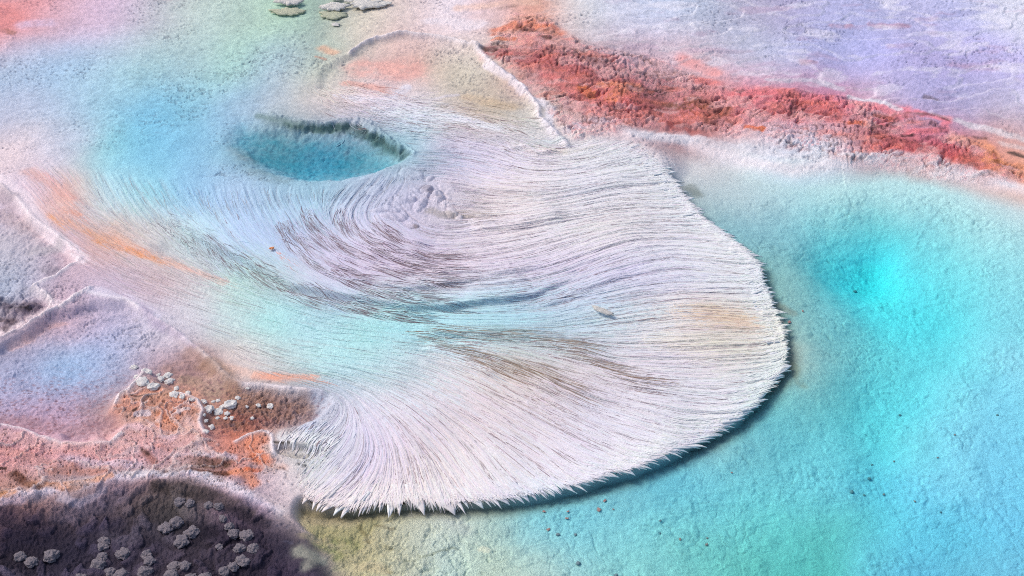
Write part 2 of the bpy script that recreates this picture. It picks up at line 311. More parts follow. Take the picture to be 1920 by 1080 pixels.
# ---------------------------------------------------------------- the direction the water combs the filaments
FLOW = [[(880, 290), (960, 318), (1060, 325), (1150, 308), (1220, 285)], [(840, 320), (920, 342), (1020, 350), (1120, 335), (1200, 315), (1262, 318)], [(860, 375), (950, 385), (1050, 372), (1150, 350), (1230, 345), (1300, 352)],
        [(900, 430), (980, 418), (1060, 395), (1160, 378), (1260, 376), (1340, 392)], [(860, 445), (960, 442), (1060, 430), (1160, 412), (1300, 408), (1380, 432)],
        [(560, 385), (575, 430), (640, 480), (740, 512), (830, 522), (920, 520), (1000, 505), (1080, 470), (1180, 438), (1300, 436), (1420, 465)], [(530, 400), (560, 450), (640, 512), (740, 545), (850, 560), (960, 555), (1060, 530), (1150, 495), (1250, 470), (1380, 482), (1460, 500)],
        [(650, 390), (670, 440), (720, 475), (780, 495), (840, 500), (920, 490), (1000, 470), (1060, 450)], [(740, 430), (770, 465), (830, 475), (900, 465), (960, 450)], [(390, 410), (430, 465), (500, 512), (570, 552), (660, 578), (760, 600), (880, 612), (1000, 607), (1100, 588), (1200, 568), (1300, 556), (1460, 560)],
        [(100, 420), (160, 465), (260, 520), (380, 560), (500, 592), (620, 616), (760, 630), (880, 630), (1000, 620), (1120, 602), (1250, 585), (1380, 592), (1490, 605)], [(300, 590), (420, 628), (540, 655), (660, 668), (740, 678)],
        [(780, 622), (860, 650), (940, 685), (1020, 722), (1110, 765), (1220, 800), (1310, 832)], [(850, 622), (960, 628), (1060, 645), (1160, 660), (1280, 660), (1400, 650), (1500, 652)], [(960, 650), (1080, 692), (1200, 725), (1320, 745), (1450, 745)], [(1060, 670), (1180, 700), (1320, 705), (1420, 695), (1500, 690)],
        [(600, 650), (700, 675), (800, 705), (880, 745), (960, 792), (1040, 845), (1120, 905)], [(560, 690), (680, 725), (760, 765), (830, 825), (880, 885), (915, 955)], [(900, 720), (1000, 770), (1100, 815), (1180, 855), (1230, 890)], [(640, 740), (700, 780), (745, 830), (765, 880), (772, 960)],
        [(690, 775), (722, 815), (712, 855), (680, 895), (645, 925), (615, 965)], [(645, 760), (668, 800), (655, 835), (625, 862), (585, 910), (560, 950)], [(660, 770), (610, 790), (570, 812), (550, 850)], [(640, 800), (600, 820), (590, 850)], [(800, 900), (810, 960)], [(700, 910), (690, 965)],
        [(640, 180), (700, 205), (780, 215), (860, 218), (930, 240)], [(700, 215), (800, 235), (900, 250), (980, 275)], [(600, 170), (640, 200), (720, 215)], [(50, 310), (100, 375), (160, 430), (260, 487), (360, 535), (480, 580)], [(250, 320), (290, 390), (340, 440), (400, 485)], [(330, 370), (345, 420), (400, 470)],
        [(480, 365), (500, 410), (540, 465), (600, 520), (690, 560)], [(200, 300), (230, 360), (270, 420), (340, 470)], [(420, 350), (430, 400), (460, 450)], [(0, 300), (60, 330), (110, 390)], [(400, 640), (480, 690), (560, 715), (640, 735)], [(0, 150), (200, 160), (400, 150), (560, 110)], [(60, 230), (200, 250), (350, 240)],
        [(620, 290), (560, 320), (520, 350)], [(720, 320), (680, 360), (640, 400)], [(800, 300), (880, 300), (960, 318)], [(1440, 380), (1560, 430), (1700, 470)]]
fpx, fpy, fdx, fdy, fsc = [], [], [], [], []
for P in FLOW:
    P = np.array(P, float); n = max(4, int(np.hypot(*(P[1:] - P[:-1]).T).sum() / 28))
    seg = np.concatenate([[0], np.cumsum(np.hypot(*(P[1:] - P[:-1]).T))]); s = np.linspace(0, seg[-1], n + 1)
    q = np.stack([np.interp(s, seg, P[:, 0]), np.interp(s, seg, P[:, 1])], 1)
    x, y = drop(q[:, 0], q[:, 1])
    d = np.stack([np.diff(x), np.diff(y)], 1); d /= np.linalg.norm(d, axis=1)[:, None]
    fpx += list((x[1:] + x[:-1]) / 2); fpy += list((y[1:] + y[:-1]) / 2); fdx += list(d[:, 0]); fdy += list(d[:, 1])
fpx, fpy = np.array(fpx), np.array(fpy); fp = img(fpx, fpy, 0.05)[2]
F_c = shepard(fpx, fpy, fp * 26, fp * 40, np.stack([fdx, fdy], 1))
F_c /= np.linalg.norm(F_c, axis=2, keepdims=True) + 1e-9
FLW = upsample(F_c); FLW /= np.linalg.norm(FLW, axis=2, keepdims=True) + 1e-9
# streaks drawn out along the flow (line integral of noise): fine threads and broad merged locks
def lic(nz, steps, dl):
  acc = nz.copy(); cnt = 1
  for sgn in (1, -1):
    x = GX.copy(); y = GY.copy(); f = FLW
    for k in range(steps):
        x += sgn * dl * f[..., 0]; y += sgn * dl * f[..., 1]
        v = np.clip(np.log(np.maximum(y, .1) / Y0) / math.log(Y1 / Y0), 0, 1) * (NJ - 1); u = np.clip(x / halfw(y) * .5 + .5, 0, 1) * (NI - 1)
        j = (v + .5).astype(int); i = (u + .5).astype(int)
        acc += nz[j, i]; cnt += 1; f = FLW[j, i]
  acc = acc / cnt; return ((acc - acc.mean()) / acc.std()).astype(np.float32)
LIC = lic(RNG.random((NJ, NI)).astype(np.float32), 12, .005)
LOCK = lic(perlin(GX / .012, GY / .012, 501) + .6 * perlin(GX / .03, GY / .03, 502), 24, .008)

# ---------------------------------------------------------------- relief
H = H_cur.copy().astype(np.float32)
H = H_land.copy()
H -= 0.030 * m_ll * (1 - m_pool)
rx, ry = at(30, 584, .03); rock = np.exp(-((GX - rx) / .10) ** 2 - ((GY - ry) / .09) ** 2)
H -= 0.024 * m_lp
H -= 0.034 * sstep(-.02, 0.16, sd_dark)
H -= 0.014 * m_pk
H -= 0.012 * m_tan
def crest(pts, amp, high, low=None, z=0.07, sym=False):
    """ridge along a measured line: a long rise on the left of travel, a short fall on the right"""
    P = W(pts, z); pad = 3.2 * max(high, low or high)
    d, s, t = dist_line(QX, QY, P, pad)
    wdt = np.where(s > 0, high, low or high)
    e = np.exp(-(d / wdt) ** 2) * np.clip(np.minimum(t, 1 - t) * 8 + (1 if sym else 0), 0, 1)
    e = np.where(d >= pad * 0.999, 0, e)
    return (amp * e).astype(np.float32)
for pts, a, h, l in [
    ([(300, 395), (340, 432), (380, 458), (440, 485), (500, 515), (550, 543), (620, 556), (700, 568), (760, 582), (830, 580), (900, 572), (1000, 556), (1080, 522)], .019, .14, .008),
    ([(525, 395), (545, 440), (600, 497), (680, 535), (760, 553), (850, 540), (950, 528)], .010, .07, .008), ([(690, 470), (740, 497), (830, 522), (930, 522), (1020, 500)], .008, .05, .008),
    ([(575, 395), (590, 430), (640, 470), (720, 505)], .009, .05, .006), ([(640, 395), (670, 445), (730, 478), (800, 500)], .009, .05, .006), ([(700, 420), (740, 455), (800, 478)], .008, .04, .007),
    ([(90, 385), (125, 405), (170, 428), (240, 462), (300, 485)], .010, .06, .008), ([(200, 425), (240, 450), (310, 470)], .006, .05, .006), ([(1010, 570), (1100, 545), (1180, 512)], .006, .06, .01),
    ([(800, 345), (900, 365), (1000, 368), (1100, 352), (1200, 330)], .010, .07, .03), ([(880, 440), (960, 432), (1060, 412)], .010, .07, .02)]:
    H += crest(pts, a, h, l)
for pts, a in [([(770, 622), (860, 626), (930, 628), (1000, 632), (1060, 650), (1130, 680)], .010), ([(790, 648), (870, 682), (930, 708)], .007), ([(850, 640), (960, 690), (1040, 735)], .008)]:
    H += crest(pts[::-1], a, .012, .05)
RIMS = [([(0, 352), (30, 376), (58, 410), (94, 436), (120, 458), (140, 470), (152, 488), (124, 506), (106, 518), (68, 532), (60, 540), (84, 552), (98, 568)], .006, .009, .055),
        ([(0, 634), (42, 616), (66, 600), (90, 586), (118, 576), (140, 560), (170, 545)], .010, .009, .055), ([(170, 552), (235, 562), (300, 600), (345, 636), (384, 672), (424, 706), (450, 716), (520, 724), (600, 738)], .006, .008, .055),
        ([(655, 100), (675, 85), (700, 76), (760, 67), (800, 70), (850, 78), (885, 88), (900, 92)], .014, .008, .09), ([(888, 88), (900, 105), (925, 128), (945, 145), (985, 172), (1005, 200), (1008, 222), (1040, 248), (1062, 270)], .015, .011, .085),
        ([(1180, 262), (1280, 258), (1390, 290), (1440, 300), (1490, 308), (1550, 298), (1600, 288), (1660, 292), (1740, 305), (1850, 328), (1940, 346)], .006, .03, .045),
        ([(214, 768), (222, 744), (240, 730), (270, 702)], .006, .006, .05), ([(384, 812), (376, 790), (383, 770), (374, 752), (340, 742)], .007, .006, .05), ([(0, 798), (40, 806), (72, 818), (120, 830), (160, 830), (205, 826), (230, 808)], .006, .007, .05),
        ([(440, 828), (465, 815), (492, 807), (508, 815), (512, 850)], .006, .006, .05), ([(950, 285), (985, 280), (1010, 292), (1040, 285)], .008, .010, .075), ([(0, 938), (60, 932), (130, 912), (200, 900), (270, 890), (340, 892), (420, 915), (480, 940), (530, 960)], .003, .016, .03)]
RIMM = np.zeros(GX.shape, np.float32)
for pts, a, w, z in RIMS:
    e = crest(pts, 1.0, w, w, z, True); H += a * e * (0.75 + 0.5 * fbm(GX * 30, GY * 30, 2, 5))
    RIMM = np.maximum(RIMM, e)
# undulation and grain of the travertine
big = fbm(GX * 3.1, GY * 3.1, 4, 3); med = fbm(GX * 14, GY * 18, 4, 8); fine = fbm(GX * 48 + GY * 36, GY * 60 - GX * 45, 3, 21)
rid = 1 - np.abs(fbm((GX + WX) * 9, (GY + WY) * 26, 4, 41)) * 3.2
rid2 = 1 - np.abs(fbm((GX + WX) * 22, (GY + WY) * 60, 3, 43)) * 3.0
cracks = sstep(.86, .97, rid) * sstep(.0, .35, fbm(GX * 2.3 + 3, GY * 2.9, 3, 65))
d1, d2, did = worley((GX + WX) / .020, (GY + WY) / .0085, 55)
dash = sstep(.34, .14, d1) * sstep(.55, .75, did) * sstep(.0, .35, fbm(GX * 3.3 - 5, GY * 4.2, 3, 67))
flat = m_land * (1 - m_fan) * (1 - m_red) * (1 - m_or) * (1 - m_dark)
H += (big * .008 * (1 - m_fan * .5)) * m_land
H += flat * (med * .003 + fine * .0008 + np.clip(rid, 0, 1) ** 3 * .003 * sstep(-.1, .3, big) + np.clip(rid2, 0, 1) ** 5 * .0014 * sstep(-.1, .25, med) - cracks * .004 - dash * .004)
tx, ty = W([(590, 826)], .045)[0]; calm = 1 - np.exp(-((GX - tx) / .11) ** 2 - ((GY - ty) / .09) ** 2)
H += ((LIC * .0004 + LOCK * .0011) * m_fan * calm + fbm(GX * 40, GY * 40, 2, 77) * .001 * m_fan) * m_land
f1, f2, cid = worley(GX / .0135 + WX * 60, GY / .0155 + WY * 60, 5)
bump1 = np.sqrt(np.clip(1 - (f1 * 1.25) ** 2, 0, 1)) * (0.45 + 0.75 * cid)
g1, g2, gid = worley(GX / .034 + WX * 70, GY / .040 + WY * 70, 15)
bump2 = np.clip(1 - (g1 * 1.2) ** 2, 0, 1) * (0.4 + 0.8 * gid)
s1, s2, sid = worley(GX / .0078, GY / .0095, 25)
bump3 = np.sqrt(np.clip(1 - (s1 * 1.2) ** 2, 0, 1)) * (0.4 + 0.8 * sid)
patchy = sstep(-0.15, 0.3, fbm(GX * 4 + 9, GY * 5, 3, 61))
redrid = 1 - np.abs(fbm((GX + WX) * 5, (GY + WY) * 11, 4, 71)) * 3
crev = sstep(.72, .95, 1 - np.abs(fbm((GX + .5 * GY + WX) * 6, (GY - .45 * GX + WY) * 17, 4, 73)) * 4) * sstep(-.05, .25, fbm(GX * 5 + 7, GY * 6, 3, 75))
H += m_red * m_land * (-crev * .010 + bump1 * .0058 * (.08 + .92 * patchy) + np.clip(redrid, 0, 1) ** 2 * .008 + med * .006 + bump2 * .003 - sstep(.5, .8, f1) * (.3 + .7 * cid) * .009 * patchy)
h1, h2, hid = worley(GX / .085 + WX * 45, GY / .10 + WY * 45, 35)
rimnet = sstep(.16, .02, h2 - h1) * sstep(.25, .6, hid)
pits = sstep(.34, .04, s1) * sstep(.66, .8, sid)
H += m_or * m_land * (med * .011 + big * .006 + bump3 * .0025 * patchy + bump1 * .004 * sstep(.1, .4, med) - pits * .008 + rimnet * .005)
H += m_dark * (bump3 * .0050 + bump1 * .0050 * patchy + bump2 * .008 * sstep(.45, .7, gid) + fbm(GX * 6, GY * 7, 3, 83) * .010)
brown = sstep(0.45, 0.05, np.hypot((GX - W([(500, 765)], .05)[0, 0]) / .9, (GY - W([(500, 765)], .05)[0, 1]) / .9) / .42) * m_lp
lpbr = np.clip(brown * 1.6, 0, 1)
H += m_lp * (lpbr * (bump1 * .008 + bump3 * .006) + (1 - lpbr) * (np.clip(rid2, 0, 1) ** 2 * .0025 + bump3 * .0012) + med * .003)
H += rock * (bump1 * .010 + med * .012)
H += m_ll * (bump3 * .0018 + bump1 * .003 + med * .004)
tc = fbm(GX * 1.5 + WX * 2, GY * 3.2 + WY * 2.5, 4, 181, .42) * 4; tc = tc - np.floor(tc); tstep = np.minimum(tc, (1 - tc) * 9)
tmask = flat * sstep(4.7, 5.1, GY) * sstep(-.1, .4, GX); H += tstep * .0045 * tmask
# right pool bed, depth from the measured tint
bedn = patchy * .5 + .5
shoal = sstep(W([(1050, 990)], 0)[0, 0], W([(800, 990)], 0)[0, 0], GX) * sstep(W([(900, 935)], 0)[0, 1], W([(900, 985)], 0)[0, 1], GY)
GXr, GYr = GX * .8 + GY * .6, GY * .8 - GX * .6
medr = fbm(GXr * 15, GYr * 17, 4, 88)
crk = sstep(.11, .0, g2 - g1) * sstep(-.05, .35, fbm(GX * 3.5 + 4, GY * 4, 3, 93))
bed = -D * (1 - .82 * np.exp(-(d_edge / .16) ** 2)) - crk * .0016 + bump2 * .0030 * bedn + bump1 * .0026 * bedn * patchy + bump3 * .0007 + medr * .0035 + np.clip(rid, 0, 1) ** 4 * .002
bed += shoal * (bump1 * .0055 * patchy + np.clip(med, -1, 1) * .010)
bed += shoal * (bump2 * .006 + bump3 * .003)
bed = np.minimum(bed, -0.003 + .010 * shoal) - 0.004 * nearfan
HMAT = H.copy(); H = H * (1 - m_pool) + bed * m_pool
H += 0.005 * (1 - m_pool) * np.exp(-((sd_pool + .02) / .03) ** 2) * (1 - np.exp(-(d_edge / .1) ** 2)) * bump2 * .8
vb = ZV - np.maximum(D * DV, .006) + (np.clip(rid2, -1, 1) * .003 + bump1 * .0022 + bump2 * .003)
vr = .012 * fbm(GX * 34, GY * 34, 3, 171)
vlip = sdf_poly(GX + WX * 1.2 + vr, GY + WY * 1.2 + vr, vent, .2)
m_vent2 = sstep(0.0, vsoft + .012, vlip)
vup = sstep(W([(600, 285)], .07)[0, 1], W([(600, 250)], .07)[0, 1], GY + .35 * (GX - W([(600, 285)], .07)[0, 0])) * sstep(at(440, 262, .07)[0], at(500, 262, .07)[0], GX)
H += .006 * np.exp(-((vlip + .009) / .009) ** 2) * vup * (.6 + bump1)
H = H * (1 - m_vent2) + np.minimum(vb, ZV - .003) * m_vent2
H += bump1 * .005 * np.exp(-((vlip - .02) / .03) ** 2) * sstep(at(480, 262, .07)[0], at(560, 262, .07)[0], GX) * sstep(W([(600, 275)], .07)[0, 1], W([(600, 245)], .07)[0, 1], GY)
# mineral heads round the middle of the vent apron
for px, py, r, a in [(815, 373, .035, .016), (770, 385, .028, .010), (745, 372, .02, .010), (788, 352, .022, .012), (850, 395, .03, .012), (735, 405, .03, .009), (800, 330, .02, .008), (690, 365, .03, .006), (775, 318, .025, .008), (870, 402, .02, .008), (720, 390, .02, .008), (760, 425, .02, .008)]:
    x, y = at(px, py, .1); q = np.hypot(GX - x + WX * 2.2, (GY - y + WY * 2.2)) / r
    H += np.where(q < 1.2, .7 * a * np.clip(1.1 - q ** 3, -.35, 1), 0).astype(np.float32)
head = sstep(.16, .04, np.hypot((GX - at(780, 380, .1)[0]) / 1.0, (GY - at(780, 380, .1)[1]) / 1.0))
H += head * (bump2 * .010 * patchy + bump1 * .003)
print('relief done')
# ---------------------------------------------------------------- base colours
H_cur = H.astype(np.float64)
dist = np.sqrt(GX ** 2 + GY ** 2 + (CAM_H - H) ** 2); pf = dist / (CAM_H - H) + 1.3
col = COL / LIGHT
wet = np.maximum(m_pool, m_vent2)
surf = np.where(m_pool > m_vent2, 0.0, ZV)
dsm = np.clip(surf - H, 0, .2) * (wet > .02)
tr = np.exp(-SIG[None, None] * (pf * dsm)[..., None])
col = np.clip(col / tr, 0, .82)
del tr
n1 = fbm(GX * 45, GY * 55, 3, 101); n2 = fbm(GX * 11, GY * 15, 4, 111)
def put(mask, c):
    global col
    m = np.clip(mask, 0, 1)[..., None]; col = col * (1 - m) + (hexl(c) / LIGHT) * m
def stroke(pts, wpx, c, op, soft=1.0, noise=0.0, warp=1.0):
    """band of mineral or microbial colour along a measured line; wpx = half width in photo pixels"""
    P = np.array(pts, float); x, y = drop(P[:, 0], P[:, 1], 8)
    if len(P) == 1: x = np.repeat(x, 2) + [-.001, .001]; y = np.repeat(y, 2)
    w = wpx * np.mean(img(x, y, .05)[2]); pad = w * (1 + soft) * 1.7 + .06
    j0, j1 = np.searchsorted(rowy, [y.min() - pad, y.max() + pad])
    u = np.concatenate([(x + s_ * pad) / halfw(yy) for s_ in (-1, 1) for yy in (rowy[max(j0 - 1, 0)], rowy[min(j1, NJ - 1)])])
    i0, i1 = np.clip(((u.min() * .5 + .5) * (NI - 1), (u.max() * .5 + .5) * (NI - 1) + 1), 0, NI).astype(int)
    if j1 <= j0 or i1 <= i0: return
    S = (slice(j0, j1), slice(i0, i1))
    d, _, _ = dist_line(GX[S] + WX[S] * warp, GY[S] + WY[S] * warp, np.stack([x, y], 1), pad)
    m = 1 - sstep(w * (1 - soft * .6), w * (1 + soft), d)
    if noise: m = m * np.clip(.5 + noise * n2[S] * 2 + noise * n1[S] + (m - .5) * .9, 0, 1)
    if noise >= .8: m = m * np.clip(.75 + .45 * LIC[S], 0, 1.2)
    m = np.clip(m * op, 0, 1)[..., None]
    col[S] = col[S] * (1 - m) + (hexl(c) / LIGHT) * m
# red and pink crust of the upper band
for a in [([(930, 58), (1000, 48), (1050, 62)], 16, 'DC8468', .8, .9, .6), ([(975, 52), (1010, 58)], 8, '4A3030', .8, .8, .7), ([(1015, 70), (1035, 72)], 6, '4A2E2C', .8, .8, .6), ([(925, 74), (960, 74)], 5, 'E88A60', .9, .6, .3),
          ([(920, 96), (990, 110), (1080, 130), (1180, 160)], 22, 'AC6064', .8, .8, .7), ([(1000, 92), (1080, 100), (1150, 130), (1240, 140)], 10, '6E5A66', .7, 1, .8), ([(900, 85), (925, 95)], 6, '4A3430', .9, .6, .5),
          ([(1030, 150), (1100, 175), (1180, 190)], 22, 'CE7070', .7, 1, .6), ([(1090, 165), (1110, 180)], 11, 'C8703E', .85, .8, .4), ([(1130, 160), (1190, 165), (1150, 185)], 12, 'EC9678', .85, .8, .5), ([(1190, 165), (1240, 172), (1200, 178), (1260, 165)], 9, '3C2E30', .85, .9, .8),
          ([(1130, 120), (1200, 140), (1260, 155)], 13, '8A5A5C', .6, 1, .8), ([(1280, 110), (1340, 130)], 14, 'ECA0A0', .7, 1, .5), ([(1300, 145), (1350, 155)], 10, 'E88480', .8, .9, .5),
          ([(1150, 215), (1230, 222), (1320, 225)], 13, 'CC807C', .8, .9, .6), ([(1230, 198), (1290, 205)], 9, '7A5648', .8, .9, .6), ([(1300, 190), (1350, 212), (1330, 220)], 16, '9A6250', .8, .9, .6),
          ([(1380, 175), (1460, 180), (1540, 190)], 20, 'E67E86', .75, 1, .5), ([(1440, 215), (1500, 205), (1560, 215)], 20, 'CC6A66', .75, .9, .7), ([(1400, 238), (1430, 242)], 6, 'D06A38', .9, .6, .4),
          ([(1580, 190), (1640, 200), (1700, 208)], 12, 'F08A98', .8, .9, .5), ([(1650, 232), (1700, 250), (1770, 245), (1780, 225), (1720, 212), (1660, 222)], 8, 'F08898', .9, .9, .4), ([(1690, 230), (1750, 236)], 9, 'B88088', .7, .9, .6),
          ([(1640, 215), (1680, 220), (1660, 235), (1630, 240)], 5, '50343A', .85, .9, .6), ([(1700, 212), (1760, 214), (1780, 226)], 4, '4A3238', .8, .9, .6), ([(1690, 255), (1705, 256)], 4, '2E2226', .9, .8, .4),
          ([(1650, 258), (1720, 275), (1760, 290)], 16, 'A0585A', .8, 1, .6), ([(1590, 228), (1620, 232)], 8, 'DA6E44', .8, .8, .4), ([(1560, 255), (1640, 265)], 10, 'B87E7C', .6, 1, .6),
          ([(1790, 262), (1840, 270), (1870, 300)], 14, 'E89C7C', .85, .9, .4), ([(1850, 300), (1900, 308), (1940, 318)], 8, 'DC9068', .6, .9, .6), ([(1830, 258), (1850, 262)], 5, '6A4A44', .8, .8, .5), ([(1860, 285), (1880, 312)], 5, '8A5236', .8, .8, .5),
          ([(1890, 284), (1925, 292)], 5, '3A3838', .85, .7, .6), ([(1880, 270), (1915, 275)], 6, 'D8C8CC', .6, 1, .3), ([(1780, 300), (1850, 310)], 7, 'C8807C', .6, 1, .5)]:
    stroke(a[0], a[1], a[2], a[3], a[4], a[5])
# white rims between basins
put(RIMM * .75, 'EDE2EC')
for pts, w, c, o in [([(0, 330), (40, 372), (80, 420), (125, 462), (155, 492)], 12, 'ECDCE8', .75), ([(170, 545), (240, 556), (300, 590)], 9, 'DCD4E8', .6), ([(0, 622), (42, 606), (90, 576), (120, 566)], 9, 'EEDCE6', .75), ([(1005, 185), (1030, 205), (1020, 228), (1050, 262)], 10, 'DCD6E4', .8), ([(910, 120), (940, 140), (985, 165)], 7, 'DCD2E0', .7),
                     ([(985, 262), (1010, 262), (1050, 258)], 10, 'C8D0D4', .7), ([(1190, 250), (1300, 258), (1400, 275), (1480, 292), (1560, 290), (1640, 290), (1740, 300), (1900, 345)], 11, 'DAD6E2', .65), ([(1080, 235), (1150, 225), (1060, 245)], 8, 'D4C4D4', .6),
                     ([(800, 38), (900, 42), (860, 50)], 14, 'EADDE8', .75), ([(1590, 180), (1660, 190), (1690, 205)], 5, 'D8DAE6', .7), ([(1440, 150), (1520, 148), (1580, 168)], 6, 'C8CEDC', .5), ([(1800, 225), (1880, 250), (1930, 262)], 7, 'D6D2DC', .6), ([(1860, 12), (1910, 18)], 22, 'DCDCF4', .5),
                     ([(700, 205), (780, 215), (860, 222), (930, 240)], 12, 'E2E4F0', .8), ([(640, 180), (700, 190), (740, 175), (760, 165)], 8, 'E0DCEC', .7), ([(800, 188), (860, 180)], 5, 'D6CEDA', .6)]:
    stroke(pts, w, c, o, .8, .25)
# soft pink, peach and orange films
for a in [([(0, 20), (20, 30), (0, 45)], 28, 'DE8C8C', .7, 1, .3), ([(5, 55), (20, 62)], 10, '9A6A62', .8, .8, .6), ([(0, -5), (160, -10), (330, -12)], 16, 'CF9AA2', .6, 1, .3), ([(40, 45), (90, 40)], 14, 'D8C8EA', .5, 1, .4),
          ([(690, 128), (760, 134)], 34, 'E6A69E', .62, 1, .6), ([(650, 155), (720, 165)], 10, 'DCA298', .7, 1, .3), ([(600, 90), (625, 98)], 9, 'E0B49C', .8, 1, .3), ([(590, 106), (612, 110)], 3, 'C09080', .7, .8, .5),
          ([(880, 185), (960, 195)], 14, 'C4AC94', .6, 1, .4), ([(860, 15), (930, 8), (1000, 5)], 12, 'E4BEB0', .6, 1, .4), ([(930, 20), (960, 12)], 8, '6A5A50', .5, 1, .9),
          ([(1560, 48), (1600, 50)], 7, 'C08C98', .6, 1, .6), ([(1640, 45), (1700, 50)], 6, 'B4869A', .6, 1, .6), ([(1500, 115), (1530, 118)], 6, 'C08C98', .5, 1, .6), ([(1735, 180), (1755, 184)], 5, '7A6A78', .7, .8, .5), ([(1760, 35), (1860, 15)], 12, '9C9CC8', .6, 1, .7), ([(1480, 45), (1560, 70)], 14, '9E98BC', .5, 1, .8), ([(1790, 120), (1860, 130)], 12, 'B08CA8', .4, 1, .8), ([(1850, 220), (1870, 222)], 8, '94829A', .6, 1, .6),
          ([(50, 320), (90, 345), (130, 375)], 15, 'D8A8A4', .7, 1, .5), ([(115, 392), (150, 402)], 8, 'DC9C88', .7, 1, .5), ([(95, 405), (150, 425), (215, 455)], 9, 'DCA07C', .7, 1, .8), ([(200, 445), (270, 475), (330, 492)], 13, 'EBAE94', .6, 1, .8), ([(180, 450), (250, 474), (300, 490)], 6, 'DC9868', .7, 1, .9), ([(330, 495), (390, 515), (420, 526)], 9, 'E8BCB0', .6, 1, .8),
          ([(480, 702), (530, 706), (590, 712)], 11, 'F0A890', .85, 1, .35), ([(420, 690), (480, 700)], 10, 'ECC4B8', .6, 1, .3), ([(1280, 590), (1360, 600)], 26, 'F4D6BE', .8, 1, .3), ([(1290, 598), (1335, 608)], 8, 'F2D4C0', .7, 1, .5), ([(1220, 640), (1340, 650)], 26, 'EEE6D8', .5, 1, .2), ([(1000, 275), (1060, 285)], 7, 'DCD4C8', .5, 1, .4),
          ([(510, 469)], 5, 'E89070', .9, .5, 0), ([(870, 395), (895, 405)], 11, 'A8988C', .6, .9, .6), ([(800, 395), (850, 400)], 9, '98908C', .6, .9, .7), ([(775, 425), (782, 435)], 7, '8A7878', .7, .9, .5), ([(790, 348), (800, 356)], 8, '7E7888', .6, .9, .7), ([(780, 465), (810, 480)], 6, '947C7C', .6, .9, .7)]:
    stroke(a[0], a[1], a[2], a[3], a[4], a[5])
# orange crust between the left pool and the dark pool
for a in [([(0, 815), (80, 830), (160, 840), (240, 835)], 14, 'E0B4B4', .7, 1, .4), ([(60, 842), (160, 850), (230, 848)], 14, 'E6A2A2', .6, 1, .5), ([(0, 830), (50, 850), (130, 870)], 12, 'CC9490', .7, 1, .6), ([(60, 905), (110, 912), (160, 900), (200, 890)], 9, 'D08C60', .7, .9, .4), ([(0, 920), (30, 922)], 8, 'D8945E', .8, .9, .4),
          ([(30, 888), (55, 905), (70, 912)], 9, '5E3626', .9, .8, .5), ([(0, 872), (18, 873)], 4, '3A2620', .9, .7, .4), ([(0, 905), (8, 918)], 5, '4A2E22', .8, .8, .5), ([(100, 882), (190, 876)], 10, 'BC7C68', .6, 1, .6), ([(270, 845), (290, 862)], 8, '8A5448', .7, 1, .6), ([(265, 838), (275, 845)], 4, '4A3430', .85, .8, .5),
          ([(130, 858), (180, 862), (260, 870)], 9, 'D6C0D2', .6, 1, .5), ([(220, 850), (250, 840)], 9, 'DCC4CC', .6, 1, .4), ([(230, 880), (310, 886), (390, 890)], 6, 'DCD4DC', .7, 1, .3), ([(370, 862), (410, 870)], 15, '4E3A2E', .9, .9, .6), ([(290, 876), (345, 880), (420, 888)], 5, '6A4034', .85, .9, .6), ([(330, 845), (400, 848), (430, 858)], 6, 'D0C0D0', .7, 1, .4), ([(300, 830), (350, 838)], 8, 'E09890', .6, 1, .5),
          ([(468, 835), (490, 828)], 12, 'E08C70', .75, .9, .7), ([(478, 855), (495, 872)], 15, 'E48660', .8, .9, .7), ([(430, 885), (460, 895), (470, 910)], 11, 'EC9878', .75, 1, .3), ([(455, 880), (480, 884)], 6, 'E07850', .8, .9, .4), ([(420, 892), (400, 888)], 4, '5A3424', .8, .8, .5), ([(500, 880), (530, 878)], 9, 'ECC0B4', .6, 1, .3),
          ([(225, 770), (270, 772), (300, 760), (350, 768)], 20, 'D49484', .8, .9, .5), ([(300, 795), (350, 792), (310, 780)], 10, 'CC8468', .7, .9, .5), ([(240, 745), (262, 735), (300, 735)], 9, 'D89A88', .8, .9, .5), ([(360, 790), (370, 805)], 10, 'E4C0C0', .6, .9, .4), ([(256, 775), (262, 770)], 3, '3A2A28', .9, .6, 0), ([(250, 740), (290, 750)], 3, '5A403C', .8, .8, .5),
          ([(262, 781), (288, 779)], 6, 'DCC8D2', .9, .3, 0), ([(348, 774), (362, 772)], 5, 'DCC8CC', .8, .4, 0), ([(270, 770), (285, 758)], 3, 'E4C8C8', .8, .5, 0), ([(225, 805), (280, 800), (330, 812)], 9, 'DCB8C4', .7, 1, .4), ([(240, 780), (300, 805), (360, 800), (380, 825)], 4, 'E4B8AC', .6, 1, .4)]:
    stroke(a[0], a[1], a[2], a[3], a[4], a[5])
put(m_or * pits * .75, '5A3A30'); put(m_or * rimnet * .55, 'ECD4D8')
col *= (1 + (.08 + .22 * n1 + .2 * n2) * m_or)[..., None]
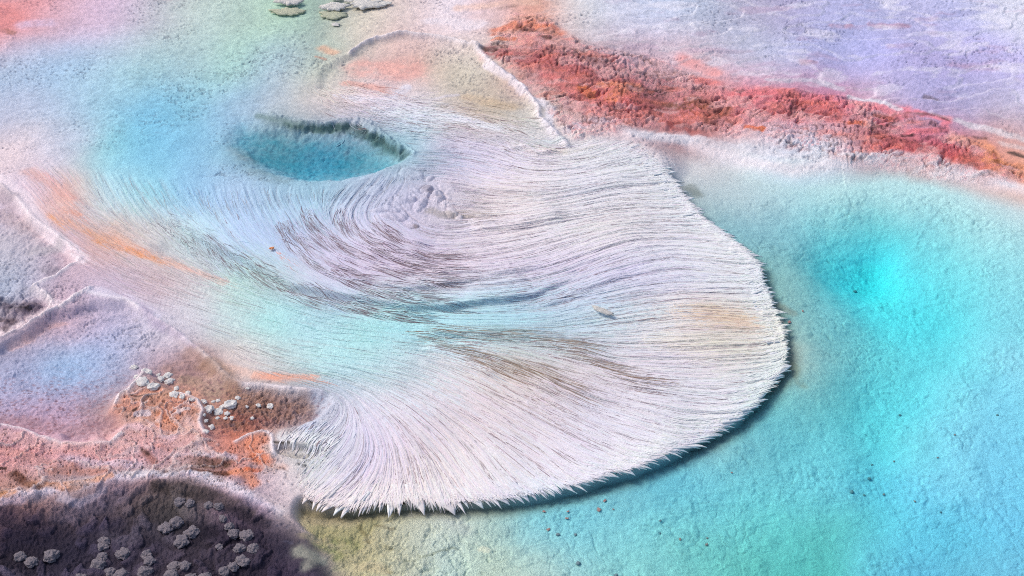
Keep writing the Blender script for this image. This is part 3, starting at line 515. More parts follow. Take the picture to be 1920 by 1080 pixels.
# the brown floor of the left pool, the speckled mud left of it
for a in [([(320, 690), (370, 680), (350, 665)], 20, 'A08078', .55, 1, .5), ([(370, 690), (400, 700), (440, 730)], 16, '9C7C6C', .7, 1, .5), ([(440, 745), (520, 765), (570, 770)], 30, 'A07A6C', .75, 1, .4), ([(400, 790), (450, 805)], 14, '8E6A60', .75, 1, .4), ([(340, 715), (400, 735)], 16, 'A08878', .6, 1, .5), ([(590, 748), (610, 770), (580, 795)], 14, 'BCC0D4', .8, 1, .3), ([(0, 790), (60, 800), (150, 812), (210, 800)], 14, 'A88490', .7, 1, .5), ([(150, 770), (200, 770)], 16, 'A88C94', .5, 1, .5), ([(50, 640), (90, 615), (120, 605)], 8, 'CCA4A8', .6, 1, .4), ([(20, 655), (60, 640)], 9, 'D4B0B4', .6, 1, .4),
          ([(0, 568), (30, 576), (66, 574)], 15, '5E5262', .85, 1, .6), ([(25, 577), (56, 578)], 5, '2A2428', .9, .8, .5), ([(0, 598), (24, 602), (10, 614)], 10, '5E4E58', .8, 1, .6), ([(0, 365), (20, 380), (20, 400)], 14, '9A8C98', .6, 1, .7), ([(0, 400), (50, 430)], 14, 'B09CA4', .5, 1, .6), ([(90, 500), (105, 515)], 9, '8A8494', .7, 1, .5), ([(60, 470), (110, 460)], 14, 'A4A0AC', .6, 1, .5), ([(260, 565), (360, 650)], 5, 'A898B8', .4, 1, .5), ([(270, 575), (330, 625)], 9, 'A898B8', .4, 1, .4)]:
    stroke(a[0], a[1], a[2], a[3], a[4], a[5])
put(lpbr * sstep(.35, .75, f1) * .38, '6E5048'); put(lpbr * sstep(.35, .1, s1) * sstep(.5, .9, sid) * .5, 'C4A098')
# dark pool and its painted haze, pale ooze along its shore and the greenish shoal beside it
for a in [([(0, 960), (40, 975), (80, 990), (30, 1010)], 30, '37344A', .75, 1, .4), ([(150, 990), (220, 985)], 14, '44405A', .6, 1, .5), ([(300, 915), (400, 930), (460, 960)], 14, '423C38', .8, 1, .4), ([(360, 1000), (440, 1010), (520, 1020)], 26, '2E2A3A', .7, 1, .5), ([(420, 955), (500, 985)], 10, '302B34', .8, 1, .4), ([(250, 1070), (120, 1075), (0, 1075)], 14, '585264', .5, 1, .5),
          ([(110, 970), (150, 955), (190, 945), (230, 930)], 18, '7C7684', .45, 1, .5), ([(110, 930), (140, 935), (190, 920)], 8, 'C4B8C0', .7, 1, .5), ([(195, 1000), (240, 1010), (270, 990), (330, 1010)], 12, '76707A', .5, 1, .6), ([(0, 938), (40, 936)], 6, 'DCC4CC', .7, 1, .3), ([(480, 935), (540, 960), (560, 985)], 9, 'C0ACB0', .6, 1, .5), ([(560, 1030), (600, 1050), (580, 1060)], 14, 'A8A89C', .6, 1, .3), ([(0, 1065), (30, 1078)], 10, '7A7280', .6, 1, .5),  # first band: whitish water haze painted into the bed colour
          ([(590, 985), (650, 1000), (690, 980)], 20, '94906C', .75, 1, .5), ([(600, 1020), (660, 1020), (640, 1040)], 18, '8C8C64', .75, 1, .6), ([(565, 1000), (590, 1010)], 10, 'B8A88C', .6, 1, .4), ([(640, 1065), (720, 1070)], 12, 'B4A88C', .6, 1, .4), ([(700, 985), (740, 990)], 4, '6C6450', .6, 1, .7), ([(665, 980), (680, 1000), (685, 1015)], 4, '6A6246', .6, 1, .7), ([(720, 1020), (732, 1028)], 4, '65624A', .6, 1, .7), ([(755, 1048), (800, 1043), (850, 1032), (866, 1036)], 2.6, '6A7464', .55, .9, .7), ([(720, 1055), (735, 1072)], 3, '8C8C74', .5, 1, .6), ([(760, 1050), (752, 1068)], 3, '7C8478', .5, 1, .6),
          ([(840, 975), (880, 1000)], 16, 'A8B0B0', .5, 1, .2), ([(770, 970), (830, 965)], 8, 'B4B4B4', .5, 1, .3), ([(905, 1034), (915, 1033)], 7, 'C4CCBC', .8, .4, 0), ([(520, 848), (600, 852)], 7, 'A8A098', .6, .8, .5), ([(530, 818), (580, 812), (625, 825)], 12, 'E0DEE6', .8, 1, .2), ([(522, 838), (560, 836), (605, 842)], 2.5, '4C4A44', .5, 1, .9), ([(515, 830), (540, 826)], 3, '3C3630', .85, .7, .3), ([(560, 870), (600, 868)], 5, 'CCCACA', .5, 1, .3), ([(558, 868), (575, 872)], 3, '4E4848', .8, .7, .5), ([(510, 885), (530, 882)], 4, '7A5448', .7, .8, .6)]:  # the dark stroke in the pocket paints shade under the side tuft
    stroke(a[0], a[1], a[2], a[3], a[4], a[5])
# vent walls, stains of the right pool, fan-edge shade painted onto its bed
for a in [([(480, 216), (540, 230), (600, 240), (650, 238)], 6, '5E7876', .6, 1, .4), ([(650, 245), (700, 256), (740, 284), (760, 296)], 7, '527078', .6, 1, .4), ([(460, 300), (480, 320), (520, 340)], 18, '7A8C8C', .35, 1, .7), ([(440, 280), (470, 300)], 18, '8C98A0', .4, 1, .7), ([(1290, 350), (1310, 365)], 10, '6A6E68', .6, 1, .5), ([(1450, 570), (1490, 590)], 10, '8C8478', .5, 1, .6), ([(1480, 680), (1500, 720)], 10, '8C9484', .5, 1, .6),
          ([(1440, 740), (1470, 720)], 12, '7A9890', .4, 1, .5)]:
    stroke(a[0], a[1], a[2], a[3], a[4], a[5])
# fine mottling: mineral specks, dark grains, streaks combed out by the water, painted shade in hollows
col *= (1 + .055 * n1 + .05 * n2 + .03 * fine)[..., None]
spk = sstep(.30, .10, s1) * sstep(.80, .9, sid)
put(spk * .26 * flat * (1 - m_pool) * (1 - m_vent2) * np.clip(.4 + n2 * 2, 0, 1), '606478')
put((cracks * .35 + dash * .5) * flat * (1 - m_pool), '6A6C84')
col *= (1 - .06 * crk * m_pool - .14 * sstep(.45, .8, f1) * patchy * m_pool)[..., None]  # darkens the hollows between bed lumps, shade put into the colour
col *= (1 + .10 * fbm(GX * 5 + 1, GY * 8, 4, 141) * flat)[..., None]
put(m_red * m_land * crev * .5, '5A403E')
put(flat * (1 - m_pool) * sstep(.8, .9, tc) * tmask * .22, 'EAE6F2')
put(m_lp * (1 - lpbr) * sstep(.42, .16, d1) * sstep(.3, .6, did) * sstep(W([(100, 660)], .03)[0, 1], W([(100, 760)], .03)[0, 1], GY) * .6, '94646C')
far = flat * sstep(4.6, 5.2, GY)
col *= (1 + (.14 * n1 + .10 * fine) * far)[..., None]
put(flat * (1 - m_pool) * (1 - m_vent2) * sstep(.12, .34, fbm(GX * 6 + 3, GY * 13, 4, 151)) * sstep(4.9, 5.3, GY) * sstep(.1, .6, GX) * .4, 'E6E2F2')
put(flat * (1 - m_pool) * (1 - m_vent2) * sstep(.2, .4, fbm(GX * 5 - 3, GY * 15, 4, 161)) * sstep(4.9, 5.3, GY) * sstep(.1, .6, GX) * .3, 'B898B4')
lp = np.clip(LIC * .5, -1, 1)
col *= (1 + (.05 * lp * sstep(0.0, .05, sd_fan + .03) * (1 - wet)))[..., None]
put(np.clip(-LIC - 1.5, 0, 1) * .4 * m_fan * calm * (1 - wet), '9A8A94')
n3 = fbm(GX * 7 + 2, GY * 12, 4, 131)
col *= (1 + .16 * m_red * m_land)[..., None]
put(m_red * m_land * sstep(.05, .26, n3) * .55, 'E8B8BC'); put(m_red * m_land * sstep(-.12, -.3, n3) * .4, 'EC8676')
col *= (1 - .48 * sstep(.01, .13, sd_dark) * (1 - .8 * bump2 * sstep(.45, .7, gid)))[..., None]
put(m_red * sstep(.25, .7, f1) * sstep(0.1, -.3, n2) * .55 * m_land, '5A3A3C')  # red-brown mat in the hollows, doubling as painted shade
put(m_red * sstep(.5, .15, f1) * sstep(-.1, .3, n2 + n1 * .5) * .5 * m_land, 'F49CA6')
sml = sstep(.14, .06, f1) * sstep(.9, .96, cid)
put(m_pool * sml * .35 * sstep(W([(1000, 900)], 0)[0, 1] + .1, W([(1000, 900)], 0)[0, 1] - .5, GY), 'B07880')
# shade under the lip of the fan, painted dark onto the pool bed
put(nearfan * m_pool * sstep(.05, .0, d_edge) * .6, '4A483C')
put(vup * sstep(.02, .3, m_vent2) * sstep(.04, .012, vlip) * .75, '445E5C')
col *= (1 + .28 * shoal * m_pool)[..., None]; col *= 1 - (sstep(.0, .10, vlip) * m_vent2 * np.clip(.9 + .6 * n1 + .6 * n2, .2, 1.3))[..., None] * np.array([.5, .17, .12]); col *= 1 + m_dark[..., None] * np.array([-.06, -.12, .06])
put(np.clip(-LOCK - .9, 0, 1) * .2 * m_fan * calm * (1 - wet), 'A8949C')
def cap(c, top=.86): return np.maximum(c / np.maximum(1, c.max(-1, keepdims=True) / top), .006)      # keeps the hue of the palest tones
col = cap(col).astype(np.float32)
COLF = np.where((m_pool > .001)[..., None], cap(LANDCOL / LIGHT), col)        # what the filaments wear where they overhang the pool
GRAIN = np.clip(.45 + .55 * np.maximum.reduce([m_red, m_or, m_dark, lpbr, shoal * m_pool]) - .2 * m_fan, 0, 1).astype(np.float32)
print('colours done')

# ---------------------------------------------------------------- materials
def attr_mat(name, rough=.7, spec=.1, bump=.35, bscale=420, speck=.26, coat=0.0):
    m = bpy.data.materials.new(name); m.use_nodes = True
    n = m.node_tree.nodes; l = m.node_tree.links; b = n['Principled BSDF']
    a = n.new('ShaderNodeAttribute'); a.attribute_name = 'mineral'
    g = n.new('ShaderNodeAttribute'); g.attribute_name = 'grain'
    tc = n.new('ShaderNodeTexCoord')
    t1 = n.new('ShaderNodeTexNoise'); t1.inputs['Scale'].default_value = bscale; t1.inputs['Detail'].default_value = 3
    t2 = n.new('ShaderNodeTexNoise'); t2.inputs['Scale'].default_value = bscale * .3; t2.inputs['Detail'].default_value = 4
    for t in (t1, t2): l.new(tc.outputs['Object'], t.inputs['Vector'])
    mr = n.new('ShaderNodeMapRange'); mr.inputs['From Min'].default_value = .3; mr.inputs['From Max'].default_value = .7
    mr.inputs['To Min'].default_value = 1 - speck; mr.inputs['To Max'].default_value = 1 + speck
    l.new(t1.outputs['Fac'], mr.inputs['Value'])
    vm = n.new('ShaderNodeVectorMath'); vm.operation = 'SCALE'
    l.new(a.outputs['Color'], vm.inputs[0]); l.new(mr.outputs['Result'], vm.inputs['Scale'])
    l.new(vm.outputs['Vector'], b.inputs['Base Color'])
    ad = n.new('ShaderNodeMath'); ad.operation = 'ADD'; l.new(t1.outputs['Fac'], ad.inputs[0]); l.new(t2.outputs['Fac'], ad.inputs[1])
    bp = n.new('ShaderNodeBump'); bp.inputs['Distance'].default_value = .004
    ml = n.new('ShaderNodeMath'); ml.operation = 'MULTIPLY'; ml.inputs[1].default_value = bump
    l.new(g.outputs['Fac'], ml.inputs[0]); l.new(ml.outputs['Value'], bp.inputs['Strength'])
    l.new(ad.outputs['Value'], bp.inputs['Height']); l.new(bp.outputs['Normal'], b.inputs['Normal'])
    b.inputs['Roughness'].default_value = rough; b.inputs['Specular IOR Level'].default_value = spec
    return m
M_GROUND = attr_mat('travertine', bump=1.0)
def link(o):
    SC.collection.objects.link(o); return o
def tag(o, label=None, cat=None, group=None, kind=None):
    for k, v in (('label', label), ('category', cat), ('group', group), ('kind', kind)):
        if v: o[k] = v
    return o
def mesh_from(name, V, F4, mat, cols=None, grain=None, smooth=True, normals=None):
    me = bpy.data.meshes.new(name)
    n, f = len(V), len(F4); k = F4.shape[1]
    me.vertices.add(n); me.vertices.foreach_set('co', np.ascontiguousarray(V, np.float32).ravel())
    me.loops.add(f * k); me.loops.foreach_set('vertex_index', np.ascontiguousarray(F4, np.int32).ravel())
    me.polygons.add(f); me.polygons.foreach_set('loop_start', np.arange(0, f * k, k, dtype=np.int32))
    me.polygons.foreach_set('use_smooth', np.full(f, smooth))
    me.update(calc_edges=True)
    if cols is not None:
        a = me.attributes.new('mineral', 'FLOAT_COLOR', 'POINT')
        a.data.foreach_set('color', np.concatenate([cols, np.ones((n, 1))], 1).astype(np.float32).ravel())
    if grain is not None:
        a = me.attributes.new('grain', 'FLOAT', 'POINT'); a.data.foreach_set('value', np.asarray(grain, np.float32))
    if normals is not None: me.normals_split_custom_set_from_vertices(normals)
    me.materials.append(mat)
    return link(bpy.data.objects.new(name, me))
# ---------------------------------------------------------------- the ground sheet: measured field + rings out to the distance
idx = np.arange(NJ * NI).reshape(NJ, NI)
VV = np.stack([GX, GY, H], -1).reshape(-1, 3)
quads = np.stack([idx[:-1, :-1], idx[:-1, 1:], idx[1:, 1:], idx[1:, :-1]], -1)
border = np.concatenate([idx[0, :], idx[1:, -1], idx[-1, -2::-1], idx[-2:0:-1, 0]])
bx, by, bz = VV[border].T; bc = col.reshape(-1, 3)[border]
c0 = np.array([0.0, 4.6])
ringV, ringC, ringF = [], [], []
prev = border; base = NJ * NI; nb = len(border)
mean = np.array([.55, .52, .56])
def ringavg(a, k=90):
    p = np.concatenate([a[-k:], a, a[:k]]); c = np.cumsum(np.concatenate([p[:1] * 0, p]), 0); return (c[2 * k + 1:] - c[:-2 * k - 1]) / (2 * k + 1)
bzs, bcs = ringavg(bz), ringavg(bc.astype(np.float64))
for r, sc in enumerate([1.03, 1.07, 1.13, 1.22, 1.35, 1.6, 2.2, 3.5, 7, 16, 40]):
    x = c0[0] + (bx - c0[0]) * sc; y = c0[1] + (by - c0[1]) * sc
    t = min(1, (sc - 1) / .5)
    u = min(1, (sc - 1) / .12); z0 = bz * (1 - u) + bzs * u; c0_ = bc * (1 - u) + bcs * u
    z = z0 * (1 - t) + .10 * t + .03 * fbm(x * 1.7, y * 1.7, 3, 201) * t + .012 * fbm(x * 6, y * 6, 3, 202) * min(1, t * 4) * (sc < 3)
    nn = fbm(x * 2, y * 2, 3, 203)[:, None]
    ringV.append(np.stack([x, y, z], 1)); ringC.append(np.clip(c0_ * (1 - t) + mean * t + .08 * nn * t, .02, .8))
    cur = base + np.arange(nb)
    ringF.append(np.stack([prev, cur, np.roll(cur, -1), np.roll(prev, -1)], 1)); prev = cur; base += nb
VA = np.concatenate([VV] + ringV); CA = np.concatenate([col.reshape(-1, 3)] + ringC); GA = np.concatenate([GRAIN.ravel(), np.full(base - NJ * NI, .5, np.float32)])
# vertex normals of the whole sheet, shared by every piece cut from it
def vnormals(V, F):
    N = np.zeros_like(V); a = V[F[:, 2]] - V[F[:, 0]]; b = V[F[:, 3]] - V[F[:, 1]]; nrm = np.cross(a, b)
    for k in range(4):
        for c in range(3): N[:, c] += np.bincount(F[:, k], nrm[:, c], len(V))
    return N / (np.linalg.norm(N, axis=1, keepdims=True) + 1e-12)
Q = quads.reshape(-1, 4); RF = np.concatenate(ringF)
if vnormals(VV[:NI * 2], Q[:NI - 1])[:, 2].mean() < 0: Q = Q[:, ::-1]
p = VA[RF]; up = np.cross(p[:, 2] - p[:, 0], p[:, 3] - p[:, 1])[:, 2].mean()
if up < 0: RF = RF[:, ::-1]
ALLF = np.concatenate([Q, RF]); VN = vnormals(VA, ALLF)
def q4(m): return (m[:-1, :-1] + m[1:, 1:]).ravel() > 1.0
reg = np.zeros(len(ALLF), int); nq = len(Q)
for k, m in enumerate([m_pool, m_vent2, m_red * m_land, m_or * m_land, m_dark, m_lp * (1 - m_or)], 1):
    s = reg[:nq]; s[q4(m) & (s == 0)] = k
REGS = [('ground', 'pale lilac, blue and cream travertine terrace around the pools', 'ground'), ('pool_floor', 'lumpy pale floor of the large turquoise pool', 'pool floor'), ('spring_vent', 'lumpy floor of the small teal spring hole in the terrace', 'spring vent'),
        ('red_crust', 'rough red and salmon pink crust band along the upper terrace', 'mineral crust'), ('orange_crust', 'orange and pink pitted crust between the lilac pool and the dark pool', 'mineral crust'),
        ('dark_pool_floor', 'dark violet grey granular floor of the knobbly pool', 'pool floor'), ('mud_floor', 'lilac blue and brown speckled floor of the shallow pool behind the orange crust', 'pool floor')]
for k, (nm, lab, cat) in enumerate(REGS):
    F = ALLF[reg == k]; u, inv = np.unique(F, return_inverse=True)
    o = mesh_from(nm, VA[u], inv.reshape(-1, 4), M_GROUND, CA[u], GA[u], True, VN[u])
    tag(o, lab, cat, kind='structure')
print('ground done', len(VA))
# ---------------------------------------------------------------- water
def water_mat(name, sigma):
    m = bpy.data.materials.new(name); m.use_nodes = True
    n = m.node_tree.nodes; l = m.node_tree.links; n.remove(n['Principled BSDF']); out = n['Material Output']
    t = n.new('ShaderNodeBsdfTransparent'); g = n.new('ShaderNodeBsdfGlossy'); g.inputs['Roughness'].default_value = .04; g.inputs['Color'].default_value = (.5, .5, .5, 1)
    fr = n.new('ShaderNodeFresnel'); fr.inputs['IOR'].default_value = 1.33
    tc = n.new('ShaderNodeTexCoord'); no = n.new('ShaderNodeTexNoise'); no.inputs['Scale'].default_value = 22; no.inputs['Detail'].default_value = 2
    bp = n.new('ShaderNodeBump'); bp.inputs['Strength'].default_value = .05; bp.inputs['Distance'].default_value = .01
    l.new(tc.outputs['Object'], no.inputs['Vector']); l.new(no.outputs['Fac'], bp.inputs['Height'])
    l.new(bp.outputs['Normal'], g.inputs['Normal']); l.new(bp.outputs['Normal'], fr.inputs['Normal'])
    mx = n.new('ShaderNodeMixShader'); ge = n.new('ShaderNodeNewGeometry'); sub_ = n.new('ShaderNodeMath'); sub_.operation = 'SUBTRACT'; sub_.inputs[0].default_value = 1.0; l.new(ge.outputs['Backfacing'], sub_.inputs[1])
    mu = n.new('ShaderNodeMath'); mu.operation = 'MULTIPLY'; l.new(fr.outputs['Fac'], mu.inputs[0]); l.new(sub_.outputs[0], mu.inputs[1]); l.new(mu.outputs[0], mx.inputs[0])     # no total reflection for unrefracted light leaving the water; l.new(t.outputs[0], mx.inputs[1]); l.new(g.outputs[0], mx.inputs[2])
    l.new(mx.outputs[0], out.inputs['Surface'])
    ab = n.new('ShaderNodeVolumeAbsorption')
    mxs = max(sigma); c = 1 - np.array(sigma) / mxs
    ab.inputs['Color'].default_value = (*c, 1); ab.inputs['Density'].default_value = mxs
    l.new(ab.outputs[0], out.inputs['Volume'])
    return m
M_WATER = water_mat('spring_water', tuple(SIG))
def body(name, P, zt, zb, mat):
    P = np.asarray(P); n = len(P)
    V = [(x, y, zt) for x, y in P] + [(x, y, zb) for x, y in P]
    me = bpy.data.meshes.new(name)
    area = np.sum(P[:, 0] * np.roll(P[:, 1], -1) - np.roll(P[:, 0], -1) * P[:, 1])
    o = list(range(n)) if area > 0 else list(range(n))[::-1]
    F = [o, [i + n for i in o[::-1]]] + [(a, a + n, b + n, b) for a, b in zip(o, o[1:] + o[:1])]
    me.from_pydata(V, [], F); me.update(); me.materials.append(mat)
    return link(bpy.data.objects.new(name, me))
wp = pool.copy(); nE = len(FAN_EDGE) - 1
c = wp.mean(0); wp[:nE] = wp[:nE] + np.array([-.10, .06]); wp[nE + 5:] = wp[nE + 5:] + np.array([.0, .03])
tag(body('pool_water', wp, 0.0, -.55, M_WATER), 'clear turquoise water filling the large pool beside the white fan', 'water', kind='structure')
cv = vent.mean(0); vp = cv + (vent - cv) * 1.12
tag(body('spring_water', vp, ZV, -.45, M_WATER), 'teal water standing in the small spring hole', 'water', kind='structure')

# ---------------------------------------------------------------- combed filaments
M_FIL = attr_mat('filament', rough=.5, spec=.22, bump=0.0, speck=.10)
# keep the mat level where the bed falls away under its edge
mat_top = np.where(m_vent2 > .3, H, HMAT).astype(np.float64)
edge_len = np.concatenate([[0], np.cumsum(np.hypot(*(fan_edge[1:] - fan_edge[:-1]).T))])
TOT = edge_len[-1]
tuft_s = np.cumsum(.007 + RNG.gamma(1.8, .006, 900)); tuft_s = tuft_s[tuft_s < TOT]
tuft_ext = RNG.gamma(1.5, .008, len(tuft_s)).clip(0, .028) - .007
tuft_h = np.diff(np.concatenate([tuft_s, [TOT]]), prepend=0)[:len(tuft_s)]
def nearest_edge(x, y):
    """arc position and signed outward distance to the lip of the fan"""
    best = np.full(x.shape, 9.0); s = np.zeros(x.shape); sg = np.ones(x.shape)
    for k in range(len(fan_edge) - 1):
        a = fan_edge[k]; e = fan_edge[k + 1] - a; L = e @ e
        t = np.clip(((x - a[0]) * e[0] + (y - a[1]) * e[1]) / L, 0, 1)
        d = np.hypot(x - a[0] - t * e[0], y - a[1] - t * e[1]); cst = d < best
        s = np.where(cst, edge_len[k] + t * math.sqrt(L), s)
        sg = np.where(cst, np.sign(e[0] * (y - a[1]) - e[1] * (x - a[0])), sg); best = np.where(cst, d, best)
    return s, best * sg
K = 10
sd_tip = sdf_poly(GX, GY, W(FAN_EDGE + [(560, 860), (700, 640), (900, 420), (1080, 290)], ZF), .3).astype(np.float64)
def strands(seedx, seedy, length, width, lift, tint, jitter=.12, edge=True, curl=0.0, droop=.6, droptip=0.0, zoff=0.0, extra=0.0, slim=.45):
    """filaments grown from seed points along the flow; returns vertices, faces, colours"""
    if edge:                                                      # nothing roots out over the water
        ok = (grid_sample(sd_tip, seedx, seedy) > .014) | (grid_sample(d_edge.astype(np.float64), seedx, seedy) > .12)
        seedx, seedy, length, width, lift, tint = (a[ok] for a in (seedx, seedy, length, width, lift, tint))
    n = len(seedx); X = np.zeros((n, K)); Y = np.zeros((n, K)); X[:, 0] = seedx; Y[:, 0] = seedy
    dl = length / (K - 1); ja = RNG.normal(0, jitter, n); jb = RNG.normal(0, curl, n)
    for k in range(1, K):
        f = grid_sample(FLW, X[:, k - 1], Y[:, k - 1]); f = f / (np.linalg.norm(f, axis=1, keepdims=True) + 1e-9)
        a = ja + jb * (k / K - .5); c, s = np.cos(a), np.sin(a)
        X[:, k] = X[:, k - 1] + dl * (f[:, 0] * c - f[:, 1] * s); Y[:, k] = Y[:, k - 1] + dl * (f[:, 0] * s + f[:, 1] * c)
    over = np.zeros((n, K))
    if edge:
        close = np.minimum.reduce([grid_sample(d_edge.astype(np.float64), X[:, k], Y[:, k]) for k in (0, K // 2, K - 1)]) < .28
        ci = np.where(close)[0]
        s, o = nearest_edge(X[ci].ravel(), Y[ci].ravel())
        o = np.abs(o) * np.where(grid_sample(sd_tip, X[ci].ravel(), Y[ci].ravel()) > 0, -1, 1); s = s.reshape(-1, K); o = o.reshape(-1, K)
        ti = np.clip(np.searchsorted(tuft_s, s[:, -1]), 0, len(tuft_s) - 1)
        q = np.abs(s[:, -1] - (tuft_s[ti] - tuft_h[ti] * .5)) / (tuft_h[ti] * .5 + 1e-6)
        lim = tuft_ext[ti] * (1 - np.clip(q, 0, 1)) - .030 * np.clip(q, 0, 1) + RNG.normal(0, .0025, len(ci)) + extra
        cut = np.full(len(ci), float(K - 1))
        for k in range(K - 1, 0, -1):
            beyond = (o[:, k] > lim) & (o[:, k - 1] <= lim)
            cut = np.where(beyond, k - 1 + np.clip((lim - o[:, k - 1]) / (o[:, k] - o[:, k - 1] + 1e-9), 0, 1), cut)
        cut = np.where(o[:, 0] > lim, .02, cut)
        tt = np.linspace(0, 1, K)[None] * cut[:, None]; i0 = np.minimum(tt.astype(int), K - 2); fr = tt - i0
        def rs(A): return np.take_along_axis(A, i0, 1) * (1 - fr) + np.take_along_axis(A, i0 + 1, 1) * fr
        xs, ys, os_ = rs(X[ci]), rs(Y[ci]), rs(o)
        # wisps of one tuft lean together
        ctr = tuft_s[ti] - tuft_h[ti] * .5
        cxp = np.interp(ctr, edge_len, fan_edge[:, 0]); cyp = np.interp(ctr, edge_len, fan_edge[:, 1])
        exp_ = np.interp(s[:, -1], edge_len, fan_edge[:, 0]); eyp = np.interp(s[:, -1], edge_len, fan_edge[:, 1])
        pull = np.clip(1 + os_ / .05, 0, 1) ** 1.5 * .55
        ok = (cut < K - 1.01)[:, None]
        X[ci] = xs + np.where(ok, (cxp - exp_)[:, None] * pull, 0); Y[ci] = ys + np.where(ok, (cyp - eyp)[:, None] * pull, 0)
        over[ci] = np.maximum(os_ + .006, 0)
    t = np.linspace(0, 1, K)[None]
    z = grid_sample(mat_top, X, Y) + zoff + lift[:, None] * np.sin(np.pi * (t ** .8) * .93 + .05) - droop * over - 7 * over ** 2 - droptip * t ** 3
    P = np.stack([X, Y, z], -1)
    T = np.gradient(P, axis=1); T /= np.linalg.norm(T, axis=2, keepdims=True) + 1e-9
    Sd = np.cross(T, [0, 0, 1.0]); Sd /= np.linalg.norm(Sd, axis=2, keepdims=True) + 1e-9
    w = (width[:, None] * (slim + (1 - slim) * np.sin(np.pi * np.clip(t * .9 + .08, 0, 1))) * (1 - .75 * t ** 6))[..., None]
    upv = np.cross(Sd, T)
    V = np.stack([P + Sd * w * .5 - upv * w * .03, P + upv * w * .07, P - Sd * w * .5 - upv * w * .03], 2)      # n,K,3,3
    b = (np.arange(n)[:, None] * K + np.arange(K - 1)[None]) * 3
    F = np.concatenate([np.stack([b + c, b + c + 1, b + c + 4, b + c + 3], -1).reshape(-1, 4) for c in (0, 1)])
    C = np.repeat(tint, K * 3, 0)
    return V.reshape(-1, 3), F, C
def seeds(mask, n, ylo=2.7, yhi=6.6):
    xs, ys = [], []
    got = 0
    while got < n:
        y = RNG.uniform(ylo, yhi, n * 3); x = RNG.uniform(-1, 1, n * 3) * halfw(y)
        keep = RNG.random(n * 3) < grid_sample(mask, x, y); xs.append(x[keep]); ys.append(y[keep]); got += keep.sum()
    return np.concatenate(xs)[:n], np.concatenate(ys)[:n]
def tints(x, y, gain=1.0, spread=.08, brown=None, bfrac=.05, bcol='8A7078'):
    c = grid_sample(COLF, x, y)
    c = c * (gain * (1 + RNG.normal(0, spread, len(x))))[:, None] * (1 + RNG.normal(0, .025, (len(x), 3)))
    p = bfrac if brown is None else bfrac + grid_sample(brown, x, y)
    bm = (RNG.random(len(x)) < p)[:, None] * RNG.uniform(.35, .95, (len(x), 1))
    return cap(c * (1 - bm) + (hexl(bcol) / LIGHT) * bm, .88)
def build(name, parts, label, cat='filament mat'):
    off = 0; Vs, Fs, Cs = [], [], []
    for V, F, C in parts: Vs.append(V); Fs.append(F + off); Cs.append(C); off += len(V)
    V = np.concatenate(Vs)
    return tag(mesh_from(name, V, np.concatenate(Fs), M_FIL, np.concatenate(Cs), np.zeros(len(V))), label, cat, kind='stuff')
FANCORE = [(1205, 281), (1284, 370), (1372, 446), (1433, 503), (1444, 552), (1474, 632), (1480, 684), (1424, 756), (1344, 814), (1252, 858), (1140, 896), (1000, 934), (830, 948), (660, 958), (560, 945), (560, 905), (600, 870), (640, 830), (640, 780), (660, 745), (760, 720), (800, 680), (760, 630), (880, 632), (1000, 628), (1080, 600), (1000, 575),
           (920, 585), (840, 540), (800, 500), (780, 470), (820, 440), (900, 430), (890, 390), (830, 350), (800, 320), (850, 290), (985, 275), (1035, 288), (1100, 278)]
core = W(FANCORE, .055); sd_core = sdf_poly(QX, QY, core, .3)
LOBE = [(430, 395), (520, 380), (600, 372), (700, 372), (790, 420), (830, 440), (800, 480), (840, 530), (920, 575), (1010, 560), (1090, 520), (1120, 545), (1040, 580), (900, 592), (760, 592), (640, 566), (550, 548), (480, 505), (400, 460), (330, 420), (380, 400)]
lobe = W(LOBE, .085); sd_lobe = sdf_poly(QX, QY, lobe, .3)
strm, _, _ = dist_line(GX, GY, W([(330, 570), (480, 600), (620, 640), (760, 608), (900, 606), (1020, 600)], .06), .4)
den_core = (sstep(-.05, .06, sd_core) * (1 - m_pk) * (1 - .8 * np.exp(-(strm / .06) ** 2))).astype(np.float64); den_lobe = sstep(-.03, .03, sd_lobe).astype(np.float64)
strm, _, _ = dist_line(GX, GY, W([(330, 570), (480, 600), (620, 640), (760, 610), (900, 608), (1020, 600)], .06), .4)
den_all = (np.clip(sstep(-.02, .05, sd_fan) * (1 - den_core) * (1 - den_lobe) * (1 - m_vent2), 0, 1) * (1 - .93 * np.exp(-(strm / .15) ** 2)) * calm * sstep(.12, .2, d_edge)).astype(np.float64)
# where the filaments are stained brown
brn = np.zeros(GX.shape)
for pts, wd, a in [([(760, 622), (860, 640), (960, 635), (1060, 650)], .05, .45), ([(820, 645), (920, 690), (1020, 730)], .05, .35), ([(1000, 700), (1150, 715)], .05, .2), ([(520, 430), (600, 500), (680, 540), (780, 560), (900, 565)], .07, .35), ([(640, 420), (720, 480), (820, 510)], .06, .25),
                   ([(380, 450), (500, 515), (640, 560), (760, 585), (900, 575), (1060, 560)], .028, .4), ([(760, 830), (770, 870)], .04, .25), ([(900, 290), (1000, 310)], .05, .1), ([(960, 580), (1100, 595), (1250, 590)], .03, .25), ([(870, 380), (1000, 420), (1200, 370)], .1, .06)]:
    d, _, _ = dist_line(GX, GY, W(pts, .07), .3); brn = np.maximum(brn, a * np.exp(-(d / wd) ** 2) * (d < .299))
parts = []
n = 24000; x, y = seeds(den_core, n); L = RNG.uniform(.06, .22, n)
parts.append(strands(x, y, L, RNG.uniform(.0016, .0036, n), RNG.uniform(-.0002, .0003, n), tints(x, y, 1.17, .04, brn * .8, .015), jitter=.05, extra=-.006))
n = 1500; x, y = seeds(den_core, n); L = RNG.uniform(.12, .32, n)                                             # long loose locks on top
